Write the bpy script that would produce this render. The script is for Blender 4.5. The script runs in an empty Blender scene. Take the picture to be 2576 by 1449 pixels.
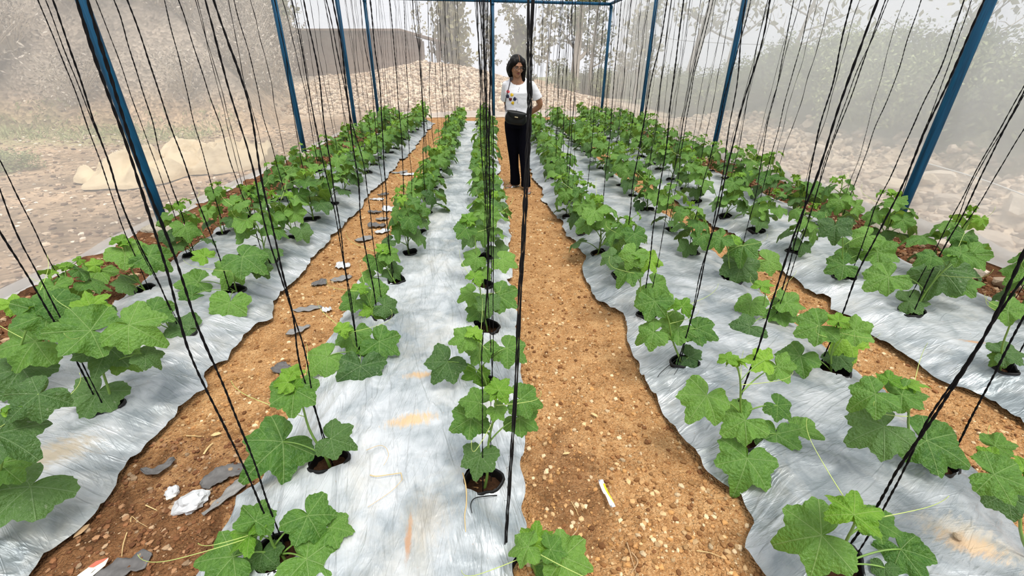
import bpy, bmesh, math, random
import numpy as np
from mathutils import Vector, Matrix, noise as mnoise
from mathutils.bvhtree import BVHTree

random.seed(7)
rng = np.random.default_rng(7)
SC = bpy.context.scene
COL = SC.collection
PI = math.pi

# ------------------------------------------------------------------ camera
IW, IH = 2576, 1449
CF, CPITCH, CYAW, CROLL, CH = 1103.0, 0.470, -0.057, 0.009, 1.5


def cam_axes():
    f = np.array([-math.sin(CYAW) * math.cos(CPITCH), math.cos(CYAW) * math.cos(CPITCH), -math.sin(CPITCH)])
    r = np.array([math.cos(CYAW), math.sin(CYAW), 0.0])
    u = np.cross(r, f)
    c, s = math.cos(CROLL), math.sin(CROLL)
    return np.array([c * r + s * u, -s * r + c * u, f])


CA = cam_axes()
cd = bpy.data.cameras.new('camera')
cam = bpy.data.objects.new('camera', cd)
COL.objects.link(cam)
cd.sensor_fit = 'HORIZONTAL'
cd.sensor_width = 36.0
cd.lens = CF / IW * 36.0
cd.clip_start = 0.02
cd.clip_end = 300
mw = Matrix.Identity(4)
for i in range(3):
    mw[i][0] = CA[0][i]
    mw[i][1] = CA[1][i]
    mw[i][2] = -CA[2][i]
mw.translation = (0, 0, CH)
cam.matrix_world = mw
SC.camera = cam

# ------------------------------------------------------------------ world, sun, exposure
SKY = 0.88
SUN = 3.1
w = bpy.data.worlds.new('overcast_sky')
SC.world = w
w.use_nodes = True
wn = w.node_tree
wn.nodes.clear()
wo = wn.nodes.new('ShaderNodeOutputWorld')
bg = wn.nodes.new('ShaderNodeBackground')
tc = wn.nodes.new('ShaderNodeTexCoord')
sx = wn.nodes.new('ShaderNodeSeparateXYZ')
rp = wn.nodes.new('ShaderNodeValToRGB')
wn.links.new(tc.outputs['Generated'], sx.inputs[0])
wn.links.new(sx.outputs['Z'], rp.inputs[0])
rp.color_ramp.elements[0].position = 0.0
rp.color_ramp.elements[0].color = (1.08, 1.12, 1.20, 1)
rp.color_ramp.elements[1].position = 0.9
rp.color_ramp.elements[1].color = (1.25, 1.27, 1.3, 1)
wn.links.new(rp.outputs[0], bg.inputs[0])
bg.inputs[1].default_value = SKY
wn.links.new(bg.outputs[0], wo.inputs[0])

sd = bpy.data.lights.new('sun', 'SUN')
sd.energy = SUN
sd.angle = math.radians(25)
sd.color = (1.0, 0.965, 0.90)
sun = bpy.data.objects.new('sun', sd)
COL.objects.link(sun)
sun.location = (0, 0, 20)
sun.rotation_euler = (math.radians(18), math.radians(10), 0)

SC.view_settings.view_transform = 'Standard'
SC.view_settings.look = 'None'
SC.view_settings.gamma = 1.0
SC.view_settings.use_curve_mapping = False
SC.view_settings.exposure = 0.08
SC.cycles.adaptive_threshold = 0.06
SC.cycles.max_bounces = 5
SC.cycles.diffuse_bounces = 3
SC.cycles.glossy_bounces = 2
SC.cycles.transmission_bounces = 3
SC.cycles.caustics_reflective = False
SC.cycles.caustics_refractive = False


# ------------------------------------------------------------------ layout helpers
def ray(u, v):
    return CA.T @ np.array([(u - IW / 2) / CF, -(v - IH / 2) / CF, 1.0])


def ground_at(u, v, z=0.0):
    d = ray(u, v)
    t = (z - CH) / d[2]
    return np.array([d[0] * t, d[1] * t, z])


def at_y(u, v, Y):
    d = ray(u, v)
    t = Y / d[1]
    return np.array([d[0] * t, Y, CH + d[2] * t])


def depth(p):
    return float(CA[2] @ (np.asarray(p, float) - [0, 0, CH]))


# ------------------------------------------------------------------ noise
_P = np.random.default_rng(3).permutation(512)
_V = np.random.default_rng(4).random(512)


def vnoise(x, y, s=0):
    x = np.asarray(x, float)
    y = np.asarray(y, float)
    xi = np.floor(x).astype(int)
    yi = np.floor(y).astype(int)
    fx = x - xi
    fy = y - yi
    fx = fx * fx * (3 - 2 * fx)
    fy = fy * fy * (3 - 2 * fy)

    def hh(a, b):
        return _V[(_P[(a + s * 37) & 511] + b) & 511]
    return (hh(xi, yi) * (1 - fx) + hh(xi + 1, yi) * fx) * (1 - fy) + (hh(xi, yi + 1) * (1 - fx) + hh(xi + 1, yi + 1) * fx) * fy


def fbm(x, y, s=0, o=4):
    a, t, n = 1.0, 0.0, 0.0
    for k in range(o):
        n = n + a * vnoise(x * 2 ** k, y * 2 ** k, s + k)
        t += a
        a *= 0.5
    return n / t


def sstep(a, b, x):
    t = np.clip((np.asarray(x, float) - a) / (b - a), 0, 1)
    return t * t * (3 - 2 * t)


# ------------------------------------------------------------------ object helpers
def link(o, parent=None):
    COL.objects.link(o)
    if parent is not None:
        o.parent = parent
    return o


def mesh(V, F, mats, smooth=True, fm=None, uv=None, attr=None, name='mesh'):
    me = bpy.data.meshes.new(name)
    V = np.asarray(V, float)
    if isinstance(F, np.ndarray):
        F = F.tolist()
    me.from_pydata(V.tolist(), [], F)
    for m in (mats if isinstance(mats, (list, tuple)) else [mats]):
        me.materials.append(m)
    if fm is not None:
        me.polygons.foreach_set('material_index', np.asarray(fm, dtype=np.int32))
    if smooth:
        me.polygons.foreach_set('use_smooth', np.ones(len(me.polygons), dtype=bool))
    if uv is not None:
        l = me.uv_layers.new(name='UVMap')
        vi = np.empty(len(me.loops), dtype=np.int32)
        me.loops.foreach_get('vertex_index', vi)
        l.data.foreach_set('uv', np.asarray(uv, float)[vi].ravel())
    if attr is not None:
        a = me.attributes.new('tint', 'FLOAT_COLOR', 'POINT')
        a.data.foreach_set('color', np.asarray(attr, float).ravel())
    me.update()
    return me


def ob(name, me, parent=None, loc=None, rot=None, sc=None):
    o = bpy.data.objects.new(name, me)
    link(o, parent)
    if loc is not None:
        o.location = loc
    if rot is not None:
        o.rotation_euler = rot
    if sc is not None:
        o.scale = (sc, sc, sc) if isinstance(sc, (int, float)) else sc
    return o


def tag(o, label=None, cat=None, group=None, kind=None):
    if label:
        o['label'] = label
    if cat:
        o['category'] = cat
    if group:
        o['group'] = group
    if kind:
        o['kind'] = kind
    return o


def thing(name, label, cat, loc=(0, 0, 0), rotz=0.0, group=None):
    o = bpy.data.objects.new(name, None)
    o.empty_display_size = 0.05
    link(o)
    o.location = loc
    o.rotation_euler = (0, 0, rotz)
    return tag(o, label, cat, group)


class MB:
    """collects shapes into one mesh"""

    def __init__(s):
        s.V, s.F, s.M = [], [], []

    def add(s, V, F, m=0):
        b = len(s.V)
        s.V += [tuple(map(float, v)) for v in V]
        s.F += [[b + i for i in f] for f in F]
        s.M += [m] * len(F)
        return s

    def tube(s, pts, rad, n=6, m=0, cap=True, flat=1.0):
        pts = [Vector(p) for p in pts]
        k = len(pts)
        if not hasattr(rad, '__len__'):
            rad = [rad] * k
        V, F = [], []
        up = None
        for i in range(k):
            t = (pts[min(i + 1, k - 1)] - pts[max(i - 1, 0)])
            t = t.normalized() if t.length > 1e-9 else Vector((0, 0, 1))
            if up is None:
                a = Vector((1, 0, 0)) if abs(t.x) < 0.8 else Vector((0, 1, 0))
                up = (a - a.dot(t) * t).normalized()
            else:
                up = (up - up.dot(t) * t)
                up = up.normalized() if up.length > 1e-6 else Vector((1, 0, 0))
            sd_ = t.cross(up)
            for j in range(n):
                a = 2 * PI * j / n
                V.append(pts[i] + up * (math.cos(a) * rad[i]) + sd_ * (math.sin(a) * rad[i] * flat))
        for i in range(k - 1):
            for j in range(n):
                F.append([i * n + j, i * n + (j + 1) % n, (i + 1) * n + (j + 1) % n, (i + 1) * n + j])
        if cap:
            F.append(list(range(n))[::-1])
            F.append([(k - 1) * n + j for j in range(n)])
        return s.add(V, F, m)

    def box(s, c, d, m=0, rz=0.0):
        c = Vector(c)
        R = Matrix.Rotation(rz, 3, 'Z')
        V = [c + R @ Vector((sx_ * d[0] / 2, sy * d[1] / 2, sz * d[2] / 2)) for sx_ in (-1, 1) for sy in (-1, 1) for sz in (-1, 1)]
        F = [[0, 1, 3, 2], [4, 6, 7, 5], [0, 4, 5, 1], [2, 3, 7, 6], [0, 2, 6, 4], [1, 5, 7, 3]]
        return s.add(V, F, m)

    def mesh(s, mats, smooth=True, name='mesh'):
        return mesh(np.array(s.V), s.F, mats, smooth, fm=s.M, name=name)


def ico(sub=1):
    bm = bmesh.new()
    bmesh.ops.create_icosphere(bm, subdivisions=sub, radius=1.0)
    bm.verts.ensure_lookup_table()
    V = np.array([v.co[:] for v in bm.verts])
    F = np.array([[v.index for v in f.verts] for f in bm.faces])
    bm.free()
    return V, F


ICO1, ICO2, ICO3 = ico(1), ico(2), ico(3)


def rock_shape(seed, base, flat=0.7, ang=0.55):
    """angular stone: cut a sphere with random planes"""
    r = np.random.default_rng(seed)
    V = base[0].copy()
    for _ in range(11):
        n = r.normal(size=3)
        n /= np.linalg.norm(n)
        d = r.uniform(ang, 0.95)
        k = V @ n
        V = V - np.maximum(k - d, 0)[:, None] * n
    V *= [1, r.uniform(.65, .95), flat * r.uniform(.75, 1.1)]
    V += r.normal(size=V.shape) * 0.015
    return V


ONES = ['', 'first', 'second', 'third', 'fourth', 'fifth', 'sixth', 'seventh', 'eighth', 'ninth', 'tenth', 'eleventh', 'twelfth', 'thirteenth',
        'fourteenth', 'fifteenth', 'sixteenth', 'seventeenth', 'eighteenth', 'nineteenth', 'twentieth', 'twenty-first', 'twenty-second',
        'twenty-third', 'twenty-fourth', 'twenty-fifth', 'twenty-sixth', 'twenty-seventh', 'twenty-eighth', 'twenty-ninth', 'thirtieth']


# ------------------------------------------------------------------ materials
class NT:
    def __init__(s, name):
        s.m = bpy.data.materials.new(name)
        s.m.use_nodes = True
        s.t = s.m.node_tree
        s.t.nodes.clear()
        s.out = s.t.nodes.new('ShaderNodeOutputMaterial')

    def n(s, typ, ins=None, **props):
        nd = s.t.nodes.new('ShaderNode' + typ)
        for k, v in props.items():
            setattr(nd, k, v)
        for k, v in (ins or {}).items():
            s.put(nd.inputs[k], v)
        return nd

    def put(s, sock, v):
        if isinstance(v, bpy.types.NodeSocket):
            s.t.links.new(v, sock)
        else:
            if sock.type == 'RGBA' and not hasattr(v, '__len__'):
                v = (v, v, v, 1)
            if sock.type == 'RGBA' and len(v) == 3:
                v = (*v, 1)
            sock.default_value = v

    def coord(s, kind='Object', scale=(1, 1, 1), rot=(0, 0, 0)):
        c = s.n('TexCoord').outputs[kind]
        return s.n('Mapping', {'Vector': c, 'Scale': scale, 'Rotation': rot}).outputs[0]

    def noise(s, vec, scale, detail=4, rough=0.55, dist=0.0):
        return s.n('TexNoise', {'Vector': vec, 'Scale': scale, 'Detail': detail, 'Roughness': rough, 'Distortion': dist}).outputs[0]

    def ramp(s, fac, stops):
        r = s.n('ValToRGB', {'Fac': fac})
        e = r.color_ramp.elements
        while len(e) > len(stops):
            e.remove(e[-1])
        while len(e) < len(stops):
            e.new(0.5)
        for i, (p, c) in enumerate(stops):
            e[i].position = p
            e[i].color = (*c, 1) if hasattr(c, '__len__') else (c, c, c, 1)
        return r.outputs[0]

    def mix(s, f, a, b, mode='MIX'):
        nd = s.n('MixRGB', blend_type=mode)
        s.put(nd.inputs[0], f)
        s.put(nd.inputs[1], a)
        s.put(nd.inputs[2], b)
        return nd.outputs[0]

    def math(s, op, a, b=0.0, clamp=False):
        nd = s.n('Math', operation=op, use_clamp=clamp)
        s.put(nd.inputs[0], a)
        s.put(nd.inputs[1], b)
        return nd.outputs[0]

    def bump(s, h, strength=0.5, dist=0.01, normal=None):
        d = {'Height': h, 'Strength': strength, 'Distance': dist}
        if normal is not None:
            d['Normal'] = normal
        return s.n('Bump', d).outputs[0]

    def bsdf(s, col, rough=0.7, metal=0.0, spec=0.5, normal=None, **kw):
        d = {'Base Color': col, 'Roughness': rough, 'Metallic': metal, 'Specular IOR Level': spec}
        if normal is not None:
            d['Normal'] = normal
        d.update(kw)
        return s.n('BsdfPrincipled', d).outputs[0]

    def done(s, sh):
        s.t.links.new(sh, s.out.inputs[0])
        return s.m


def simple(name, col, rough=0.7, metal=0.0, spec=0.5, var=0.0, vs=30.0, bump=0.0, bd=0.005):
    N = NT(name)
    c = N.coord()
    base = col
    nm = None
    if var > 0 or bump > 0:
        nz = N.noise(c, vs, 5)
        if var > 0:
            base = N.mix(nz, tuple(x * (1 - var) for x in col), tuple(min(1, x * (1 + var)) for x in col))
        if bump > 0:
            nm = N.bump(nz, bump, bd)
    return N.done(N.bsdf(base, rough, metal, spec, nm))


def make_film(name, ang, dens, clay=(), shade=1.0):
    """silvery plastic mulch: fine creases run along one direction, dust and clay stains"""
    N = NT(name)
    c0 = N.coord()
    c = N.coord(rot=(0, 0, ang), scale=(1, 1, 1))
    cs = N.n('Mapping', {'Vector': c, 'Scale': (2.2, 15.0, 3.0)}).outputs[0]
    cf = N.n('Mapping', {'Vector': c, 'Scale': (7.0, 80.0, 9.0)}).outputs[0]
    big = N.noise(c0, 2.2, 3)
    mid = N.noise(c0, 7.0, 5, 0.6, 0.6)
    st = N.noise(cs, 1.0, 5, 0.62, 1.2)
    fi = N.noise(cf, 1.0, 4, 0.6, 0.8)
    col = N.ramp(N.math('ADD', N.math('MULTIPLY', big, 0.55), N.math('MULTIPLY', mid, 0.45)),
                 [(0.41, tuple(shade * q for q in (0.31, 0.355, 0.38))), (0.50, tuple(shade * q for q in (0.52, 0.56, 0.585))), (0.585, tuple(shade * q for q in (0.70, 0.73, 0.755)))])
    col = N.mix(N.ramp(fi, [(0.58, 0), (0.80, 0.25)]), col, tuple(min(.9, shade * q) for q in (0.84, 0.86, 0.88)))
    col = N.mix(N.ramp(st, [(0.30, 0.55), (0.46, 0)]), col, tuple(shade * q for q in (0.33, 0.365, 0.385)))
    dust = N.ramp(N.noise(c0, 3.1, 6, 0.7, 0.4), [(0.50, 0), (0.72, dens)])
    col = N.mix(dust, col, (0.55, 0.48, 0.36))
    dots = N.ramp(N.noise(c0, 70.0, 2), [(0.70, 0), (0.76, 0.5)])
    col = N.mix(N.math('MULTIPLY', dots, N.ramp(mid, [(0.45, 0), (0.6, 1)])), col, (0.38, 0.22, 0.10))
    dusty = dust
    for (x, y, rx, ry, rz, cc, k) in clay:
        mp = N.n('Mapping', {'Vector': c0, 'Location': (x, y, 0), 'Rotation': (0, 0, rz), 'Scale': (rx, ry, 1e5)}, vector_type='TEXTURE').outputs[0]
        mp = N.n('VectorMath', {0: mp, 1: (1, 1, 0)}, operation='MULTIPLY').outputs[0]
        ln = N.n('VectorMath', {0: mp}, operation='LENGTH').outputs['Value']
        f = N.math('ADD', ln, N.math('MULTIPLY', N.math('SUBTRACT', N.noise(N.n('Mapping', {'Vector': c, 'Scale': (18, 60, 9)}).outputs[0], 1.0, 5, 0.7), 0.5), 2.2))
        msk = N.ramp(f, [(0.35, k), (1.0, 0)])
        col = N.mix(msk, col, cc)
        dusty = N.math('MAXIMUM', dusty, msk)
    # sharp creases: thin ridges where two soft noises cross their middle value
    c1 = N.noise(N.n('Mapping', {'Vector': c, 'Scale': (1.6, 9.0, 3.0)}).outputs[0], 1.0, 3, 0.5, 0.9)
    c2 = N.noise(N.n('Mapping', {'Vector': N.coord(rot=(0, 0, ang + 0.35)), 'Scale': (3.0, 20.0, 3.0), 'Location': (7, 3, 0)}).outputs[0], 1.0, 3, 0.5, 1.1)
    r1 = N.n('MapRange', {'Value': N.math('ABSOLUTE', N.math('SUBTRACT', c1, 0.5)), 'From Min': 0.0, 'From Max': 0.045, 'To Min': 1.0, 'To Max': 0.0}).outputs[0]
    r2 = N.n('MapRange', {'Value': N.math('ABSOLUTE', N.math('SUBTRACT', c2, 0.5)), 'From Min': 0.0, 'From Max': 0.05, 'To Min': 1.0, 'To Max': 0.0}).outputs[0]
    h = N.math('ADD', N.math('ADD', N.math('MULTIPLY', r1, 0.30), N.math('MULTIPLY', r2, 0.10)), N.math('ADD', N.math('MULTIPLY', st, 0.8), N.math('MULTIPLY', fi, 0.12)))
    nm = N.bump(h, 0.5, 0.018)
    nm = N.bump(N.noise(c0, 13.0, 3, 0.5, 0.8), 0.3, 0.014, nm)
    metal = N.math('SUBTRACT', 0.35, N.math('MULTIPLY', dusty, 0.35))
    return N.done(N.bsdf(col, N.math('ADD', 0.42, N.math('MULTIPLY', dusty, 0.4)), metal, 0.5, nm))


M = {}
M['film1'] = make_film('silver_film_across', 0.25, 0.25, [(-1.75, 1.35, .16, .10, .6, (0.33, 0.27, 0.18), .8)], 0.68)
M['film2'] = make_film('silver_film_along', 1.35, 0.35,
                       [(-.35, 1.47, .13, .05, .2, (0.62, 0.40, 0.17), .75), (-.36, 1.78, .09, .035, .1, (0.55, 0.36, 0.18), .8),
                        (-.28, .93, .014, .09, .05, (0.40, 0.20, 0.09), .8), (-.22, 1.0, .1, .12, 0, (0.6, 0.45, 0.27), .2)], 0.86)
M['film3'] = make_film('silver_film_diagonal', -0.45, 0.25, [(1.56, .82, .10, .05, -.5, (0.50, 0.29, 0.13), .9), (1.58, .84, .17, .09, -.5, (0.62, 0.52, 0.38), .5)], 0.67)
M['film4'] = make_film('silver_film_far', -0.3, 0.3, [(2.75, 1.95, .08, .02, -.3, (0.45, 0.24, 0.10), .8)], 0.78)


def make_soil():
    N = NT('dry_soil')
    c = N.coord()
    big = N.noise(c, 1.1, 4, 0.6)
    mid = N.noise(c, 9.0, 6, 0.65, 0.3)
    vo = N.n('TexVoronoi', {'Vector': c, 'Scale': 150.0, 'Randomness': 1.0})
    vo2 = N.n('TexVoronoi', {'Vector': c, 'Scale': 62.0, 'Randomness': 1.0})
    col = N.ramp(mid, [(0.30, (0.20, 0.095, 0.035)), (0.48, (0.42, 0.215, 0.085)), (0.68, (0.60, 0.36, 0.165))])
    col = N.mix(0.30, col, N.ramp(vo.outputs['Color'], [(0.1, (0.22, 0.10, 0.035)), (0.5, (0.50, 0.27, 0.11)), (0.9, (0.74, 0.52, 0.28))]))
    col = N.mix(N.ramp(big, [(0.55, 0), (0.72, 0.35)]), col, (0.25, 0.12, 0.05))
    # moist dark margins by the nets and the near end of the left path
    sp = N.n('SeparateXYZ', {'Vector': c})
    x, y = sp.outputs[0], sp.outputs[1]
    wob = N.math('MULTIPLY', N.math('SUBTRACT', mid, 0.5), 0.5)
    mr = N.n('MapRange', {'Value': N.math('ADD', x, wob), 'From Min': -2.35, 'From Max': -2.6}).outputs[0]
    ml = N.n('MapRange', {'Value': N.math('ADD', x, wob), 'From Min': 3.35, 'From Max': 3.6}).outputs[0]
    mn = N.math('MULTIPLY', N.n('MapRange', {'Value': N.math('ADD', x, wob), 'From Min': -0.9, 'From Max': -1.0}).outputs[0],
                N.n('MapRange', {'Value': N.math('ADD', y, N.math('MULTIPLY', wob, 2.0)), 'From Min': 1.75, 'From Max': 1.15}).outputs[0])
    dv = N.n('VectorMath', {0: N.n('VectorMath', {0: c, 1: (0.30, 1.18, 0)}, operation='SUBTRACT').outputs[0], 1: (5.5, 2.6, 0)}, operation='MULTIPLY').outputs[0]
    damp = N.n('MapRange', {'Value': N.math('ADD', N.n('VectorMath', {0: dv}, operation='LENGTH').outputs['Value'], N.math('MULTIPLY', wob, 1.2)), 'From Min': 1.1, 'From Max': 0.5}).outputs[0]
    wet = N.math('MAXIMUM', N.math('MAXIMUM', mr, ml), N.math('MAXIMUM', N.math('MULTIPLY', mn, 0.85), N.math('MULTIPLY', damp, 0.6)))
    col = N.mix(N.math('MULTIPLY', wet, 0.9), col, N.ramp(mid, [(0.36, (0.040, 0.013, 0.006)), (0.64, (0.20, 0.085, 0.038))]))
    h = N.math('ADD', N.math('MULTIPLY', N.math('SUBTRACT', 1.0, vo.outputs['Distance']), 0.5), N.math('ADD', N.math('MULTIPLY', N.math('SUBTRACT', 1.0, vo2.outputs['Distance']), 0.8), mid))
    return N.done(N.bsdf(col, 0.95, 0, 0.15, N.bump(h, 1.0, 0.014)))


M['soil'] = make_soil()


def make_tint(name, rough=0.9, bs=60.0, bump=0.5):
    N = NT(name)
    c = N.coord()
    a = N.n('Attribute', attribute_name='tint').outputs[0]
    nz = N.noise(c, bs, 4)
    col = N.mix(0.5, a, N.mix(nz, (0.5, 0.5, 0.5), (1.35, 1.3, 1.25)), 'MULTIPLY')
    return N.done(N.bsdf(col, rough, 0, 0.2, N.bump(nz, bump, 0.006)))


M['clod'] = make_tint('clods')
M['rock'] = make_tint('limestone', 0.9, 14.0, 0.7)


def make_leaf(name, c_dark, c_lite, vein, trans, veinw=0.018, gloss=0.45, spots=0.0):
    N = NT(name)
    uv = N.n('UVMap').outputs[0]
    info = N.n('ObjectInfo')
    rnd = info.outputs['Random']
    oc = N.n('TexCoord').outputs['Object']
    nz = N.noise(N.n('VectorMath', {0: oc, 1: N.n('CombineXYZ', {'X': N.math('MULTIPLY', rnd, 40.0)}).outputs[0]}, operation='ADD').outputs[0], 5.0, 5, 0.6)
    f = N.math('ADD', N.math('MULTIPLY', nz, 0.75), N.math('MULTIPLY', rnd, 0.5))
    base = N.ramp(f, [(0.28, c_dark), (0.95, c_lite)])
    # veins: rays from the stalk to the lobes, plus side veins
    sp = N.n('SeparateXYZ', {'Vector': uv})
    x, y = sp.outputs[0], sp.outputs[1]
    best = None
    side = None
    for a in (0.0, 0.95, -0.95, 1.95, -1.95):
        dx, dy = math.sin(a), math.cos(a)
        along = N.math('ADD', N.math('MULTIPLY', x, dx), N.math('MULTIPLY', y, dy))
        across = N.math('ABSOLUTE', N.math('SUBTRACT', N.math('MULTIPLY', x, dy), N.math('MULTIPLY', y, dx)))
        pen = N.math('MULTIPLY', N.math('LESS_THAN', along, 0.0), 9.0)
        d = N.math('ADD', across, pen)
        if best is None:
            best = d
            al, ac = along, across
        else:
            nearer = N.math('LESS_THAN', d, best)
            best = N.math('MINIMUM', best, d)
            al = N.math('ADD', N.math('MULTIPLY', nearer, along), N.math('MULTIPLY', N.math('SUBTRACT', 1.0, nearer), al))
    main = N.n('MapRange', {'Value': best, 'From Min': veinw, 'From Max': veinw * 0.35}).outputs[0]
    ph = N.math('MULTIPLY', N.math('SUBTRACT', al, N.math('MULTIPLY', best, 0.95)), 7.0)
    fr = N.math('ABSOLUTE', N.math('SUBTRACT', N.math('FRACT', ph), 0.5))
    sidev = N.math('MULTIPLY', N.n('MapRange', {'Value': fr, 'From Min': 0.42, 'From Max': 0.5}).outputs[0], 0.55)
    vn = N.math('MAXIMUM', main, sidev)
    col = N.mix(N.math('MULTIPLY', vn, 0.38), base, vein)
    if spots > 0:
        sv = N.ramp(N.noise(oc, 9.0, 4, 0.7), [(0.60, 0), (0.72, spots)])
        col = N.mix(sv, col, (0.42, 0.46, 0.33))
    hh = N.math('ADD', N.math('MULTIPLY', N.noise(oc, 11.0, 3), 0.8), N.math('MULTIPLY', main, -0.5))
    nm = N.bump(hh, 0.5, 0.035)
    p = N.bsdf(col, gloss, 0, 0.4, nm)
    tr = N.n('BsdfTranslucent', {'Color': N.mix(0.5, col, (0.42, 0.60, 0.05), 'MIX'), 'Normal': nm}).outputs[0]
    return N.done(N.n('MixShader', {0: trans, 1: p, 2: tr}).outputs[0])


M['leaf_mid'] = make_leaf('leaf_mature', (0.032, 0.120, 0.014), (0.165, 0.335, 0.052), (0.40, 0.56, 0.22), 0.28)
M['leaf_old'] = make_leaf('leaf_old', (0.020, 0.075, 0.014), (0.085, 0.180, 0.040), (0.26, 0.38, 0.18), 0.20, spots=0.35)
M['leaf_young'] = make_leaf('leaf_young', (0.080, 0.235, 0.014), (0.270, 0.500, 0.050), (0.50, 0.66, 0.22), 0.35)
M['stem'] = simple('stem_green', (0.17, 0.30, 0.055), 0.5, var=0.35, vs=20)
M['tendril'] = simple('tendril_green', (0.50, 0.62, 0.18), 0.5)
M['twine'] = simple('black_twine', (0.004, 0.004, 0.005), 0.7, spec=0.12)
M['twine_fray'] = simple('black_twine_loose', (0.006, 0.006, 0.007), 0.65, spec=0.2, var=0.6, vs=200)
M['bag'] = simple('black_bag', (0.006, 0.006, 0.0065), 0.45, spec=0.25, bump=0.3, vs=60)
M['pot_soil'] = simple('dark_pot_soil', (0.05, 0.024, 0.012), 0.95, spec=0.1, var=0.8, vs=90, bump=0.9, bd=0.01)


def make_post():
    N = NT('blue_paint')
    c = N.coord(scale=(26, 26, 1.4))
    nz = N.noise(c, 1.0, 6, 0.7, 0.6)
    col = N.ramp(nz, [(0.34, (0.001, 0.020, 0.042)), (0.50, (0.002, 0.055, 0.120)), (0.70, (0.004, 0.100, 0.205))])
    return N.done(N.bsdf(col, 0.5, 0.0, 0.25, N.bump(nz, 0.2, 0.004)))


M['post'] = make_post()
M['concrete'] = simple('grey_concrete', (0.40, 0.36, 0.29), 0.95, spec=0.1, var=0.4, vs=35, bump=1.0, bd=0.02)


def make_net(name, cover, col):
    N = NT(name)
    c = N.coord()
    st = N.noise(N.n('Mapping', {'Vector': c, 'Scale': (1.5, 1.5, 9.0)}).outputs[0], 1.0, 4, 0.6, 0.5)
    cr = N.noise(c, 0.8, 4, 0.6, 1.5)
    f = N.math('ADD', N.math('MULTIPLY', N.math('SUBTRACT', st, 0.5), 0.10), N.math('MULTIPLY', N.math('SUBTRACT', cr, 0.5), 0.14))
    f = N.math('ADD', f, cover, True)
    d = N.n('BsdfDiffuse', {'Color': col}).outputs[0]
    t = N.n('BsdfTranslucent', {'Color': col}).outputs[0]
    dt = N.n('MixShader', {0: 0.5, 1: d, 2: t}).outputs[0]
    tr = N.n('BsdfTransparent').outputs[0]
    return N.done(N.n('MixShader', {0: f, 1: tr, 2: dt}).outputs[0])


M['net'] = make_net('white_insect_net', 0.42, (0.91, 0.90, 0.885))
M['net_right'] = make_net('white_insect_net_hazed', 0.64, (0.96, 0.965, 0.96))  # coverage and whiteness raised to imitate the haze of a slanting view
M['net_back'] = make_net('white_insect_net_sheer', 0.36, (0.92, 0.92, 0.925))
M['hem'] = make_net('white_net_hem', 0.86, (0.88, 0.87, 0.85))


def make_terrain():
    N = NT('outer_soil')
    c = N.coord()
    a = N.n('Attribute', attribute_name='tint').outputs[0]
    nz = N.noise(c, 3.0, 6, 0.7, 0.4)
    vo = N.n('TexVoronoi', {'Vector': c, 'Scale': 14.0})
    k = N.mix(0.5, N.mix(nz, (0.2, 0.2, 0.2), (1.9, 1.85, 1.8)), N.ramp(vo.outputs['Color'], [(0.1, 0.30), (0.9, 1.9)]))
    col = N.mix(1.0, a, k, 'MULTIPLY')
    return N.done(N.bsdf(col, 0.95, 0, 0.1, N.bump(N.math('ADD', nz, vo.outputs['Distance']), 0.8, 0.05)))


M['terrain'] = make_terrain()


def make_foliage(name, a, b, trans=0.25):
    N = NT(name)
    t = N.n('Attribute', attribute_name='tint').outputs[0]
    col = N.mix(t, a, b)
    p = N.bsdf(col, 0.6, 0, 0.3)
    tr = N.n('BsdfTranslucent', {'Color': col}).outputs[0]
    return N.done(N.n('MixShader', {0: trans, 1: p, 2: tr}).outputs[0])


M['shrub'] = make_foliage('shrub_leaves', (0.07, 0.10, 0.03), (0.62, 0.68, 0.34))
M['shrub_dark'] = make_foliage('shrub_leaves_dark', (0.04, 0.06, 0.025), (0.36, 0.42, 0.20))
M['brush'] = make_foliage('dry_brush', (0.10, 0.075, 0.055), (0.66, 0.585, 0.49), 0.1)
M['tree_leaf'] = make_foliage('tree_leaves', (0.16, 0.16, 0.07), (0.40, 0.37, 0.19))  # leaf colours lightened, so distance haze is painted into them
M['tree_dark'] = make_foliage('tree_leaves_dark', (0.09, 0.11, 0.05), (0.28, 0.30, 0.15))  # darker variant, its tones lifted too for the painted haze
M['weed'] = make_foliage('weed_leaves', (0.20, 0.23, 0.09), (0.50, 0.52, 0.26))
M['bark'] = simple('bark', (0.38, 0.32, 0.26), 0.9, spec=0.1, var=0.5, vs=6, bump=0.5, bd=0.03)
M['tarp'] = simple('cream_tarp', (0.66, 0.53, 0.34), 0.6, var=0.25, vs=3, bump=1.0, bd=0.06)
M['wood'] = simple('weathered_wood', (0.20, 0.14, 0.105), 0.9, spec=0.1, var=0.5, vs=4)


def make_stick_wall():
    N = NT('stick_wall')
    c = N.coord(scale=(1.2, 1.2, 22))
    nz = N.noise(c, 1.0, 5, 0.7, 0.5)
    col = N.ramp(nz, [(0.3, (0.075, 0.048, 0.036)), (0.5, (0.20, 0.135, 0.10)), (0.72, (0.33, 0.24, 0.18))])
    return N.done(N.bsdf(col, 0.9, 0, 0.1, N.bump(nz, 0.8, 0.04)))


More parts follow.
